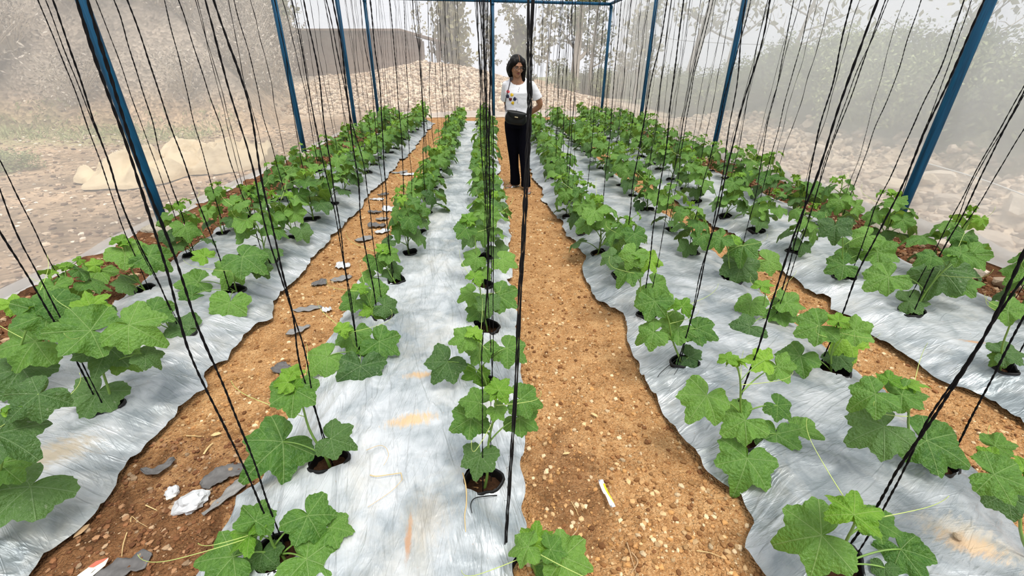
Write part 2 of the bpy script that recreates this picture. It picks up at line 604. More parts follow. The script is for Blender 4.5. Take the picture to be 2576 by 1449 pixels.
M['sticks'] = make_stick_wall()
M['cord'] = simple('white_cord', (0.75, 0.75, 0.74), 0.6)
M['cable'] = simple('grey_cable', (0.10, 0.11, 0.13), 0.6)
M['skin'] = simple('skin', (0.30, 0.145, 0.078), 0.5, var=0.10, vs=8)
M['hair'] = simple('dark_hair', (0.003, 0.002, 0.002), 0.5, spec=0.14, var=0.4, vs=60)
M['lips'] = simple('lips', (0.20, 0.045, 0.04), 0.4)
M['eye_white'] = simple('eye_white', (0.7, 0.68, 0.65), 0.3)
M['iris'] = simple('dark_iris', (0.012, 0.008, 0.006), 0.2)
M['shirt'] = simple('white_cotton', (0.70, 0.705, 0.74), 0.85, spec=0.2, bump=0.35, vs=9, bd=0.03)
M['trouser'] = simple('black_cloth', (0.0022, 0.0022, 0.005), 0.85, spec=0.05, bump=0.3, vs=7, bd=0.03)
M['leather'] = simple('black_leather', (0.003, 0.004, 0.0045), 0.45, spec=0.25, bump=0.1, vs=90)
M['strap'] = simple('strap_leather', (0.05, 0.042, 0.05), 0.5)
M['gold'] = simple('gold_metal', (0.70, 0.60, 0.36), 0.3, 0.9)
M['frames'] = simple('dark_frames', (0.012, 0.010, 0.010), 0.3)
M['red'] = simple('red_thread', (0.62, 0.04, 0.05), 0.8)
M['maroon'] = simple('maroon_thread', (0.11, 0.008, 0.012), 0.8)
M['yellow'] = simple('yellow_thread', (0.72, 0.48, 0.02), 0.8)
M['navy'] = simple('navy_thread', (0.012, 0.014, 0.05), 0.8)
M['button'] = simple('dark_button', (0.05, 0.05, 0.07), 0.4)
M['sole'] = simple('black_sole', (0.012, 0.012, 0.012), 0.7)
M['insole'] = simple('pale_insole', (0.60, 0.55, 0.45), 0.7)
M['silver'] = simple('silver_strap', (0.75, 0.75, 0.77), 0.3, 0.5)
M['nail'] = simple('toenail', (0.55, 0.28, 0.25), 0.3)
M['scrap_dark'] = simple('dark_plastic_scrap', (0.105, 0.10, 0.098), 0.6, var=0.4, vs=40, bump=0.5)
M['scrap_grey'] = simple('grey_plastic_scrap', (0.21, 0.205, 0.20), 0.5, var=0.3, vs=30, bump=0.4)
M['scrap_pale'] = simple('pale_plastic_scrap', (0.55, 0.56, 0.575), 0.4, 0.2, var=0.2, vs=30, bump=0.4)
M['paper'] = simple('white_paper', (0.84, 0.84, 0.84), 0.5)
M['yellow_print'] = simple('yellow_print', (0.85, 0.72, 0.02), 0.5)
M['grey_mark'] = simple('grey_mark', (0.22, 0.23, 0.26), 0.5)
M['straw'] = simple('dry_straw', (0.60, 0.43, 0.20), 0.7, var=0.3, vs=30)
M['pale_twig'] = simple('pale_twig', (0.62, 0.53, 0.42), 0.8, var=0.4, vs=10)
M['twig'] = simple('dry_twig', (0.42, 0.27, 0.14), 0.8, var=0.4, vs=40)
M['cream'] = simple('cream_plastic', (0.78, 0.72, 0.55), 0.5)
M['rust_red'] = simple('faded_red_print', (0.50, 0.12, 0.07), 0.6)


# ------------------------------------------------------------------ ground, beds and film
Y_END = 13.3
BEDS = [
    # name, left edge, right edge (x by y), film material, wobble of each edge
    dict(l=[(0.4, -2.50), (2.05, -2.53), (2.6, -2.54), (3.2, -2.59), (3.63, -2.66), (8, -2.62), (14, -2.55)],
         r=[(0.4, -1.48), (1.26, -1.47), (1.36, -1.50), (1.63, -1.47), (1.83, -1.44), (1.94, -1.52), (2.07, -1.47), (2.35, -1.49), (2.53, -1.42), (2.81, -1.50),
            (3.26, -1.46), (3.71, -1.51), (4.12, -1.45), (4.98, -1.48), (6.6, -1.48), (8.83, -1.46), (14, -1.50)], mat='film1',
         label='silver plastic mulch sheet on the bed beside the net with the cream tarp outside', end=13.2),
    dict(l=[(0.4, -0.95), (1.19, -0.96), (1.25, -0.91), (2.09, -0.96), (3.35, -0.98), (4.22, -0.93), (4.57, -0.91), (6.3, -0.96), (14, -1.0)],
         r=[(0.4, 0.04), (0.84, 0.07), (1.03, 0.11), (1.43, 0.14), (1.8, 0.16), (2.95, 0.17), (3.01, 0.14), (3.06, 0.18), (4.2, 0.20), (7.9, 0.17), (14, 0.20)], mat='film2',
         label='clay-smeared silver mulch sheet left of the path where the woman stands', end=12.9),
    dict(l=[(0.4, 0.95), (0.8, 0.88), (0.89, 0.85), (0.98, 0.93), (1.10, 0.95), (1.16, 0.90), (1.38, 0.84), (1.78, 0.81), (2.25, 0.85), (2.5, 0.88), (2.64, 0.76), (3.29, 0.76),
            (3.45, 0.81), (3.94, 0.77), (4.62, 0.71), (5.5, 0.69), (6.5, 0.68), (14, 0.75)],
         r=[(0.4, 1.84), (0.86, 1.84), (1.17, 1.97), (1.56, 2.0), (1.72, 1.97), (2.22, 1.94), (2.81, 1.98), (3.72, 2.02), (4.8, 1.98), (7, 1.95), (14, 1.92)], mat='film3',
         label='ragged-edged silver mulch sheet right of the path where the woman stands', end=13.3),
    dict(l=[(0.4, 2.5), (1.4, 2.47), (1.6, 2.50), (1.72, 2.38), (2.1, 2.37), (2.48, 2.33), (2.64, 2.43), (2.7, 2.35), (3.25, 2.40), (3.97, 2.36), (4.9, 2.28), (7, 2.32), (14, 2.3)],
         r=[(0.4, 3.66), (2.4, 3.62), (3.25, 3.52), (5, 3.60), (14, 3.5)], mat='film4',
         label='silver mulch sheet on the bed beside the net with the rubble strip outside', end=13.6),
]
ROWX = dict(A=-2.39, B=-1.735, C=-0.665, D=-0.03, E=1.02, F=1.745, G=2.65, H=3.30)
# holes: the nearest ones where they stand, then evenly spaced
NEAR = dict(A=[(-2.38, 1.14), (-2.36, 1.72), (-2.37, 2.27), (-2.38, 2.83), (-2.40, 3.41)],
            B=[(-1.75, 1.06), (-1.74, 1.62), (-1.74, 2.21), (-1.74, 2.76), (-1.73, 3.28), (-1.73, 3.80)],
            C=[(-0.68, 0.90), (-0.64, 1.26), (-0.68, 1.99), (-0.67, 2.38), (-0.67, 2.88), (-0.65, 3.40), (-0.66, 3.88), (-0.67, 4.48)],
            D=[(0.13, 0.86), (-0.04, 1.16), (-0.02, 1.72), (-0.02, 2.25), (-0.04, 2.79), (-0.03, 3.32), (-0.03, 3.85)],
            E=[(1.08, 0.78), (1.05, 1.30), (1.02, 1.83), (1.00, 2.36), (0.98, 2.90), (0.93, 3.43), (0.90, 3.95), (0.86, 4.46)],
            F=[(1.86, 0.76), (1.75, 1.14), (1.77, 1.74), (1.75, 2.28), (1.78, 2.82), (1.70, 3.34), (1.74, 3.89), (1.71, 4.55)],
            G=[(2.67, 1.71), (2.69, 2.29), (2.64, 2.82), (2.60, 3.33), (2.56, 3.86), (2.50, 4.36), (2.46, 4.95)],
            H=[(3.33, 2.21), (3.28, 2.74), (3.25, 3.26), (3.30, 3.80), (3.32, 4.37)])
END = dict(A=12.7, B=12.9, C=12.5, D=12.4, E=12.6, F=12.9, G=13.1, H=13.2)
PLANTS = {}
for r_ in 'ABCDEFGH':
    L_ = list(NEAR[r_])
    y_ = L_[-1][1] + 0.53
    while y_ < END[r_]:
        L_.append((ROWX[r_] + (L_[-1][0] - ROWX[r_]) * 0.6 + random.uniform(-.03, .03), y_ + random.uniform(-.05, .05)))
        y_ += 0.53
    PLANTS[r_] = L_
BEDROWS = ['AB', 'CD', 'EF', 'GH']


def edge(bd, side, y):
    k = np.array(bd[side])
    return np.interp(y, k[:, 0], k[:, 1])


def edge_rag(bd, side, y):
    """edge with its small raggedness"""
    s = {'l': 3, 'r': 9}[side] + int(abs(bd['l'][0][1]) * 10)
    y = np.asarray(y, float)
    far = sstep(2.5, 6, y)
    return edge(bd, side, y) + (fbm(y * 3.2, y * 0 + s, s, 3) - 0.5) * (0.05 + 0.09 * far) + (vnoise(y * 14, y * 0 + s, s) - 0.5) * 0.025


def bed_s(bd, x, y):
    l, r = edge(bd, 'l', y), edge(bd, 'r', y)
    return (x - l) / (r - l)


def bed_prof(s):
    return sstep(-0.02, 0.22, s) * sstep(-0.02, 0.22, 1 - s)


def film_base(bd, x, y):
    s = bed_s(bd, x, y)
    return 0.014 + 0.095 * bed_prof(s) + 0.012 * (fbm(x * 2.0, y * 2.0, 5, 2) - 0.5) * 2 * bed_prof(s)


def bed_at(x, y):
    for b in BEDS:
        s = float(bed_s(b, x, y))
        if 0.0 <= s <= 1.0:
            return b
    return None


def ground_z(x, y):
    x = np.asarray(x, float)
    y = np.asarray(y, float)
    z = (fbm(x * 2.2, y * 2.2, 11, 3) - 0.5) * 0.03 + (fbm(x * 11, y * 11, 15, 3) - 0.5) * 0.030
    marg = sstep(-2.55, -2.75, x) + sstep(3.55, 3.75, x)
    z = z + marg * (0.035 + 0.05 * (fbm(x * 6, y * 6, 21, 3) - 0.4))
    ins = np.zeros_like(z)
    zb = np.zeros_like(z)
    for b in BEDS:
        s = bed_s(b, x, y)
        i = sstep(-0.03, 0.05, s) * sstep(-0.03, 0.05, 1 - s) * (y < b['end'] + .1)
        ins = np.maximum(ins, i)
        zb = np.where(i > 0, film_base(b, x, y) - 0.022 - 0.065 * sstep(.08, .3, np.minimum(s, 1 - s)), zb)
    return z * (1 - ins) + zb * ins


def spaced(a, b, s0, s1):
    o = [a]
    while o[-1] < b:
        t = (o[-1] - a) / (b - a)
        o.append(o[-1] + s0 + (s1 - s0) * t)
    return np.array(o)


def grid(xs, ys):
    X, Y = np.meshgrid(xs, ys)
    nx, ny = len(xs), len(ys)
    i = np.arange(nx * ny).reshape(ny, nx)
    F = np.stack([i[:-1, :-1], i[:-1, 1:], i[1:, 1:], i[1:, :-1]], -1).reshape(-1, 4)
    return X, Y, F


xs = np.arange(-3.40, 4.52, 0.028)
ys = spaced(-0.6, 15.3, 0.020, 0.085)
X, Y, F = grid(xs, ys)
Z = ground_z(X, Y)
o = ob('floor', mesh(np.stack([X, Y, Z], -1).reshape(-1, 3), F, M['soil']))
tag(o, 'bare orange-brown soil of the greenhouse floor', 'soil', kind='structure')


def film_mesh(bi):
    bd = BEDS[bi]
    ys = spaced(0.35, bd['end'], 0.014, 0.07)
    ss = np.concatenate([np.linspace(0, .12, 10)[:-1], np.linspace(.12, .88, 56)[:-1], np.linspace(.88, 1, 10)])
    S, Yg = np.meshgrid(ss, ys)
    l, r = edge_rag(bd, 'l', Yg), edge_rag(bd, 'r', Yg)
    Xg = l + (r - l) * S
    Z = film_base(bd, Xg, Yg)
    fade = 1 - 0.5 * sstep(3, 8, Yg)
    # tension creases, direction by bed
    ang = [0.25, 1.35, -0.45, -0.3][bi]
    u = Xg * math.cos(ang) + Yg * math.sin(ang)
    v = -Xg * math.sin(ang) + Yg * math.cos(ang)
    wv = v + 0.05 * (fbm(u * 1.5, v * 3, 31 + bi, 3) - 0.5)
    n1 = 1 - np.abs(2 * vnoise(u * 1.6, wv * 11, 41 + bi) - 1)
    n2 = 1 - np.abs(2 * vnoise(u * 3.0, wv * 26, 51 + bi) - 1)
    Z += (n1 ** 3 * 0.011 + n2 ** 3 * 0.006) * fade * (0.35 + fbm(Xg * 3, Yg * 3, 61, 2))
    # gathers at the edges
    e = np.minimum(S, 1 - S)
    eg = 1 - sstep(0.0, 0.20, e)
    g = 1 - np.abs(2 * vnoise(Yg * 16 + 1.5 * fbm(Xg * 8, Yg * 8, 71, 2), S * 2.0, 73 + bi) - 1)
    Z += eg * (g ** 2) * 0.020 * fade
    Z += eg * 0.012 * fbm(Yg * 5, S * 4, 77 + bi, 2)
    # creases running into each planting hole
    V = np.stack([Xg, Yg, Z], -1).reshape(-1, 3)
    ny, nx = Xg.shape
    i = np.arange(nx * ny).reshape(ny, nx)
    F = np.stack([i[:-1, :-1], i[:-1, 1:], i[1:, 1:], i[1:, :-1]], -1).reshape(-1, 4)
    keep = np.ones(len(F), bool)
    for rw in BEDROWS[bi]:
        for k, (hx, hy) in enumerate(PLANTS[rw]):
            d = V[:, :2] - [hx, hy]
            rr = np.hypot(d[:, 0], d[:, 1])
            near = rr < 0.40
            th = np.arctan2(d[near, 1], d[near, 0])
            q = rr[near]
            cre = (1 - np.abs(2 * vnoise(th * 2.4 + k * 3, q * 3.0 + k, 81) - 1)) ** 4
            V[near, 2] += cre * 0.012 * sstep(.40, .12, q) * (0.6 if hy > 4 else 1.0)
            HR = hole_r(rw, k)
            th_all = np.arctan2(d[:, 1], d[:, 0])
            R = HR * (1 + 0.12 * np.sin(2 * th_all + k) + 0.06 * np.sin(3 * th_all + 2 * k))
            ins = rr < R
            if not ins.any():
                continue
            keep &= ~ins[F].all(1)
            idx = np.where(ins)[0]
            un = d[idx] / np.maximum(rr[idx], 1e-6)[:, None]
            V[idx, :2] = np.array([hx, hy]) + un * R[idx][:, None]
            V[idx, 2] += 0.004
    F = F[keep]
    used = np.unique(F)
    mp = -np.ones(len(V), int)
    mp[used] = np.arange(len(used))
    return mesh(V[used], mp[F], M[bd['mat']])


def hole_r(rw, k):
    h_ = ((ord(rw) * 31 + k * 17) % 10) / 10
    return 0.058 + 0.018 * h_


for bi in range(4):
    o = ob('mulch_film', film_mesh(bi))
    tag(o, BEDS[bi]['label'], 'plastic sheet', 'silver mulch sheets over the four beds')


# ------------------------------------------------------------------ terrain outside
def outer_z(x, y):
    x = np.asarray(x, float)
    y = np.asarray(y, float)
    n = (fbm(x * .9, y * .9, 101, 4) - 0.5)
    n2 = (fbm(x * 4, y * 4, 105, 3) - 0.5)
    z = 0.10 * n + 0.07 * n2
    # dry bank beyond the tarp
    d1 = y - 11.9 + 0.8 * n
    d2 = (-0.31 * y - 1.7) - x
    d = np.minimum(d1, d2)
    z = z + np.where(x < -3.3, 9.5 * np.tanh(np.maximum(d, 0) * 1.25 / 9.5), 0)
    # second bank at the far left
    z = z + 5 * np.tanh(np.maximum(-x - 13.5 - 0.15 * y, 0) * .7 / 5)
    # rubble mound behind the back net
    crest = np.interp(x, [-14, -6.5, -4.9, -2.6, -0.5, 0.4, 2.2, 4.5, 6, 20], [.9, 1.0, 1.1, 1.6, 1.35, 1.10, .75, .25, .1, .0])
    m = np.exp(-((y - 20.5) / 3.4) ** 2) * (y < 20.5) + (y >= 20.5) * np.exp(-((y - 20.5) / 9.0) ** 2)
    z = z + crest * m * sstep(14.6, 16.0, y + 0.1 * x) * np.where(x > -12, 1, .4)
    # bank of shrubs right of the rubble strip
    edge_ = 6.1 - 0.02 * (y - 5) ** 2 * (y < 5) * 0.5
    rb = np.maximum(x - edge_, 0)
    z = z + 0.30 * sstep(4.7, 6.0, x) * sstep(15, 11, y) * (1 + 2 * n2) + (1.0 * np.tanh(rb * 0.42)) * sstep(17, 10, y) * (x > 4.6)
    ins = sstep(-3.36, -3.30, x) * sstep(4.45, 4.38, x) * sstep(15.2, 15.0, y)
    return z * (1 - ins) - 0.35 * ins


xs = np.concatenate([np.linspace(-40, -14, 40)[:-1], np.linspace(-14, -3.45, 170)[:-1], np.linspace(-3.45, 4.6, 90)[:-1], np.linspace(4.6, 9, 90)[:-1], np.linspace(9, 40, 50)])
ys = np.concatenate([np.linspace(-4, 0, 15)[:-1], np.linspace(0, 13, 190)[:-1], np.linspace(13, 24, 160)[:-1], np.linspace(24, 70, 60)])
X, Y, F = grid(xs, ys)
Z = outer_z(X, Y)
T = np.zeros((*X.shape, 4))
n = fbm(X * .7, Y * .7, 111, 4)[..., None]
litter = np.array([0.36, 0.255, 0.165]) * (0.35 + 1.25 * n)
brown = np.array([0.27, 0.225, 0.18]) * (0.4 + 1.2 * n)
green = np.array([0.27, 0.27, 0.13]) * (0.8 + 0.4 * n)
stone = np.array([0.62, 0.50, 0.37]) * (0.85 + 0.3 * n)
veg = np.array([0.26, 0.27, 0.16]) * (0.7 + 0.6 * n)
kb = sstep(0.25, 1.1, Z)[..., None] * (X < -3.4)[..., None]
col = litter * (1 - kb) + brown * kb
kg = (sstep(9.6, 10.6, Y + n[..., 0]) * sstep(12.9, 12.0, Y + n[..., 0]) * sstep(-5.5, -7.0, X) * 0.7)[..., None]
col = col * (1 - kg) + green * kg
km = (sstep(14.2, 16.2, Y + 1.5 * (n[..., 0] - .5)) * sstep(-8.5, -5.0, X + 1.6 * n[..., 0] - .8) * sstep(24, 22, Y))[..., None]
col = col * (1 - km) + stone * km
kr = (sstep(4.2, 4.5, X) * sstep(6.6, 6.1, X + .6 * n[..., 0]) * sstep(15.5, 14.5, Y))[..., None]
col = col * (1 - kr) + stone * .9 * kr
kv = (sstep(6.0, 6.7, X) * sstep(4.4, 4.6, X))[..., None]
col = col * (1 - kv) + veg * kv
T[..., :3] = np.clip(col, 0, 1)
T[..., 3] = 1
o = ob('outer_ground', mesh(np.stack([X, Y, Z], -1).reshape(-1, 3), F, M['terrain'], attr=T.reshape(-1, 4)))
tag(o, 'stony dry ground and banks outside the nets', 'ground', kind='structure')

# ------------------------------------------------------------------ net walls
HTOP = 3.08
CORN = dict(FL=(-3.30, -0.5), BL=(-3.40, 14.55), BR=(3.92, 15.12), FR=(4.36, -0.5))


def net_wall(name, a, b, mat, label, h1, hem_h, out):
    a, b = np.array(a), np.array(b)
    L = np.hypot(*(b - a))
    t = np.linspace(0, 1, int(L / 0.10))
    zz = np.concatenate([[0.0, .04, .08], np.linspace(.14, h1, 26)])
    Tt, Zz = np.meshgrid(t, zz)
    nrm = np.array([-(b - a)[1], (b - a)[0]]) / L * out
    bil = 0.05 * np.sin(PI * Zz / h1) * (fbm(Tt * L * .5, Zz * .7, 121, 3) - 0.3) + 0.012 * (fbm(Tt * L * 3, Zz * 2.0, 125, 3) - .5)
    Xv = a[0] + (b - a)[0] * Tt + nrm[0] * bil
    Yv = a[1] + (b - a)[1] * Tt + nrm[1] * bil
    nx = len(t)
    i = np.arange(Xv.size).reshape(Xv.shape)
    F = np.stack([i[:-1, :-1], i[:-1, 1:], i[1:, 1:], i[1:, :-1]], -1).reshape(-1, 4)
    w_ = ob(name, mesh(np.stack([Xv, Yv, Zz + 0.0], -1).reshape(-1, 3), F, mat))
    tag(w_, label, 'net wall', kind='structure')
    # folded hem lying along the ground
    prof = [(-0.03, hem_h + .02), (0.0, hem_h), (0.02, hem_h * .5), (0.04, 0.030), (0.07, 0.024), (0.11, 0.02)]
    V = []
    for k, tt in enumerate(t):
        wv = 0.03 * (fbm(np.array(tt * L * 2.5), np.array(0.0), 131, 3) - .5)
        for (dn, zz_) in prof:
            p = a + (b - a) * tt - nrm * (dn * 0.55 - 0.02 + wv)
            V.append((p[0], p[1], zz_ * (0.8 + 0.6 * float(vnoise(np.array(tt * L * 3), np.array(dn * 9), 133))) + 0.02))
    m_ = len(prof)
    F = [[k * m_ + j, k * m_ + j + 1, (k + 1) * m_ + j + 1, (k + 1) * m_ + j] for k in range(nx - 1) for j in range(m_ - 1)]
    h_ = ob('net_hem', mesh(V, F, M['hem']), w_)
    tag(h_, 'doubled white hem along the ground', kind='structure')
    return w_


net_wall('wall_left', CORN['FL'], CORN['BL'], M['net'], 'white insect net along the side with the cream tarp outside', HTOP + .08, .05, 1)
net_wall('wall_back', CORN['BL'], CORN['BR'], M['net_back'], 'white insect net across the far end', HTOP + .08, .14, 1)
net_wall('wall_right', CORN['BR'], CORN['FR'], M['net_right'], 'white insect net along the side with the rubble strip outside', HTOP + .08, .13, 1)


# ------------------------------------------------------------------ posts, beams, footings
def footing(x, y, r, seed, label):
    V = rock_shape(seed, ICO3, 0.45, .78)
    n_ = np.array([mnoise.noise(Vector(v) * 4 + Vector((seed, 0, 0))) for v in V])
    V = V * (1 + 0.07 * n_)[:, None] * r
    o = ob('concrete_footing', mesh(V, ICO3[1], M['concrete']), loc=(x, y, 0.05))
    tag(o, label, 'concrete footing', 'concrete footings under the blue posts')


POSTS = [(-3.17, 4.28, 'first blue steel post from the near end, net with the cream tarp outside', 'nearest post'),
         (-3.22, 8.15, 'second blue steel post from the near end, net with the cream tarp outside', ''),
         (-3.27, 11.75, 'third blue steel post from the near end, net with the cream tarp outside', ''),
         (-3.28, 14.40, 'blue steel corner post in front of the brown shed', ''),
         (0.215, 14.62, 'blue steel post at the middle of the far net, behind the hanging twines', ''),
         (3.68, 14.95, 'blue steel corner post where the far net meets the rubble side net', ''),
         (3.94, 11.80, 'third blue steel post from the near end, net with the rubble strip outside', ''),
         (4.05, 7.93, 'second blue steel post from the near end, net with the rubble strip outside', ''),
         (4.12, 4.04, 'first blue steel post from the near end, net with the rubble strip outside', '')]
FOOT = ['grey concrete footing under the blue post nearest the cream tarp', 'grey concrete footing under the second blue post, tarp side', 'grey concrete footing under the third blue post, tarp side',
        'grey concrete footing under the corner post by the shed', 'grey concrete footing under the middle post of the far net', 'grey concrete footing under the far corner post, rubble side',
        'grey concrete footing under the third blue post, rubble side', 'grey concrete footing under the second blue post, rubble side', 'grey concrete footing under the nearest blue post, rubble side']
for k, (x, y, lb, _) in enumerate(POSTS):
    b = MB()
    b.tube([(x, y, 0.0), (x, y, 0.5), (x, y, 1.5), (x, y, HTOP)], 0.043, 20)
    p = ob('steel_post', b.mesh(M['post']))
    tag(p, lb, 'post', 'blue greenhouse posts')
    c_ = MB()
    c_.tube([(x, y, HTOP - .07), (x, y, HTOP - .02)], 0.05, 20)
    ob('collar', c_.mesh(M['post']), p)
    rr_ = 0.21 if y < 5 else 0.16
    dx = 0.03 if x < 0 else -0.06
    footing(x + dx, y - (0.05 if y < 14 else -.02), rr_, 300 + k, FOOT[k])


def beam(a, b_, label, r=0.04):
    m_ = MB()
    m_.tube([a, b_], r, 16)
    o = ob('steel_beam', m_.mesh(M['post']))
    tag(o, label, 'beam', 'blue greenhouse beams')


beam((-3.28, 14.40, HTOP + .03), (0.215, 14.62, HTOP + .03), 'blue steel beam over the far net, shed half')
beam((0.215, 14.62, HTOP + .03), (3.68, 14.95, HTOP + .03), 'blue steel beam over the far net, tree half')
beam((-3.16, 0.2, HTOP + .05), (-3.28, 14.40, HTOP + .05), 'blue steel eave beam over the net with the cream tarp outside')
beam((4.16, 0.2, HTOP + .05), (3.68, 14.95, HTOP + .05), 'blue steel eave beam over the net with the rubble strip outside')


# ------------------------------------------------------------------ cucumber plants
def leaf_mesh(seed, mat, young=False, n=84):
    r = np.random.default_rng(seed)
    th = np.linspace(-PI, PI, n, endpoint=False)
    lob = [(0, 1.0), (0.95, .88), (-0.95, .88), (1.95, .82), (-1.95, .82)]
    base = 0.68 if not young else 0.60
    R = np.full(n, base)
    for a, hgt in lob:
        a = a + r.uniform(-.06, .06)
        hgt = hgt * r.uniform(.94, 1.05)
        d = np.abs(th - a)
        wdt = 0.40 if a == 0 else 0.42
        R = np.maximum(R, base + (hgt - base) * np.clip(1 - d / wdt, 0, 1) ** 1.0 + 0.02)
    # notch at the stalk
    dn = PI - np.abs(th)
    R = R * (0.10 + 0.90 * sstep(0.0, 0.62, dn) ** 0.8)
    R = R * (1 - 0.10 * sstep(.9, .5, dn))
    saw = ((th * 26 / (2 * PI) * 1.0 + 0.13 * np.sin(th * 5)) % 1.0)
    R = R * (1 + (0.075 if not young else 0.12) * (1 - np.abs(2 * saw - 1) - .5) * sstep(0.15, .6, dn))
    R = R * (1 + 0.03 * r.normal(size=n).cumsum() / 6)
    ts = [0.0, .22, .42, .62, .82, 1.0]
    V, UV = [], []
    ph = r.uniform(0, 6.28, 5)
    droop = r.uniform(.12, .42)
    fold = r.uniform(-.05, .22)
    wav = r.uniform(.035, .10) * (1.5 if young else 1)
    tipd = r.uniform(.05, .30)
    V.append((0, 0, 0))
    UV.append((0, 0))
    for t in ts[1:]:
        for k in range(n):
            x, y = R[k] * t * math.sin(th[k]), R[k] * t * math.cos(th[k])
            q = math.hypot(x, y)
            # puffed between veins, sunken on them
            a5 = min(abs(th[k] - a) for a in (0, .95, -.95, 1.95, -1.95))
            z = 0.035 * math.sin(min(a5, .48) / .48 * PI / 2) * math.sin(PI * min(q / .95, 1)) - droop * q * q - tipd * max(y, 0) ** 2 * .8 + fold * abs(x) * (0.6 + .4 * q)
            z += wav * t * t * (math.sin(5 * th[k] + ph[0]) + .6 * math.sin(9 * th[k] + ph[1])) + .03 * math.sin(6 * x + ph[2]) * math.sin(5 * y + ph[3]) * q
            V.append((x, y, z))
            UV.append((x, y))
    F = [[0, 1 + k, 1 + (k + 1) % n] for k in range(n)]
    for j in range(len(ts) - 2):
        for k in range(n):
            a = 1 + j * n + k
            b = 1 + j * n + (k + 1) % n
            F.append([a, a + n, b + n, b])
    # cut the seam of the notch
    V = np.array(V)
    return mesh(V, F, mat, uv=np.array(UV), name='leaf')


LEAF = {'m': [leaf_mesh(s, M['leaf_mid']) for s in range(9)],
        'd': [leaf_mesh(20 + s, M['leaf_old']) for s in range(5)],
        'y': [leaf_mesh(40 + s, M['leaf_young'], True) for s in range(6)]}
_lc = [0]


def pick(kind):
    _lc[0] += 1
    L = LEAF[kind]
    return L[(_lc[0] * 7 + _lc[0] // 5) % len(L)]


def leaf_matrix(pos, tip, nrm, size):
    y = Vector(tip).normalized()
    z = Vector(nrm)
    z = (z - z.dot(y) * y).normalized()
    x = y.cross(z)
    m = Matrix((x, y, z)).transposed().to_4x4()
    return Matrix.Translation(pos) @ m @ Matrix.Diagonal((size, size, size, 1))


def bezier(a, b, c, n=8):
    a, b, c = Vector(a), Vector(b), Vector(c)
    return [(1 - t) ** 2 * a + 2 * t * (1 - t) * b + t * t * c for t in [i / (n - 1) for i in range(n)]]


def curl(start, d, L, rnd):
    """a tendril: reaches out, then coils"""
    p = Vector(start)
    d = Vector(d).normalized()
    pts = [p.copy()]
    n = 26
    side = d.cross(Vector((0, 0, 1))).normalized()
    k0 = rnd.uniform(1.5, 3.0)
    for i in range(n):
        t = i / n
        ang = (0.02 + 0.55 * max(0, t - .62) * k0 / 2)
        d = (Matrix.Rotation(ang, 3, side) @ d).normalized()
        d.z -= 0.012
        d.normalize()
        p = p + d * (L / n)
        pts.append(p.copy())
    return pts


class Plant:
    """stem with stalks, leaves, shoot tip and tendrils, in coordinates of the plant's base"""

    def __init__(s, rnd):
        s.rnd = rnd
        s.mb = MB()
        s.leaves = []
        s.tend = []

    def stem(s, pts, r0=0.0055, r1=0.0028):
        s.path = [Vector(p) for p in pts]
        k = len(s.path)
        s.mb.tube(s.path, [r0 + (r1 - r0) * i / (k - 1) for i in range(k)], 7)

    def on_stem(s, z):
        P = s.path
        for a, b in zip(P, P[1:]):
            if a.z <= z <= b.z and b.z > a.z:
                t = (z - a.z) / (b.z - a.z)
                return a.lerp(b, t)
        return P[-1].copy() if z > P[-1].z else P[0].copy()

    def leaf(s, pos, tip, nrm, size, kind, node):
        pos, node = Vector(pos), Vector(node)
        mid = node.lerp(pos, .5) + Vector((0, 0, .25 * (pos - node).length))
        pts = bezier(node, mid, pos, 8)
        s.mb.tube(pts, [0.0036, .0032, .003, .0028, .0026, .0025, .0024, .0022] if kind != 'y' else 0.0018, 6)
        s.leaves.append((pick(kind), leaf_matrix(pos, tip, nrm, size)))

    def tip(s, size):
        p = s.path[-1]
        for k in range(3):
            a = s.rnd.uniform(0, 6.28)
            t = Vector((math.cos(a), math.sin(a), s.rnd.uniform(.3, 1.2)))
            s.leaves.append((pick('y'), leaf_matrix(p + Vector((0, 0, -.004 * k)), t, Vector((-math.cos(a), -math.sin(a), .9)), size * s.rnd.uniform(.55, 1.0))))

    def build(s, label, loc, rotz=0.0, group='cucumber plants along the beds'):
        root = thing('cucumber_plant', label, 'plant', loc, rotz, group)
        ob('stem', s.mb.mesh(M['stem']), root)
        for me, mx in s.leaves:
            o = ob('leaf', me, root)
            o.matrix_local = mx
        for pts in s.tend:
            t_ = MB()
            t_.tube(pts, [0.0016 - 0.0009 * i / len(pts) for i in range(len(pts))], 5)
            ob('tendril', t_.mesh(M['tendril']), root)
        return root


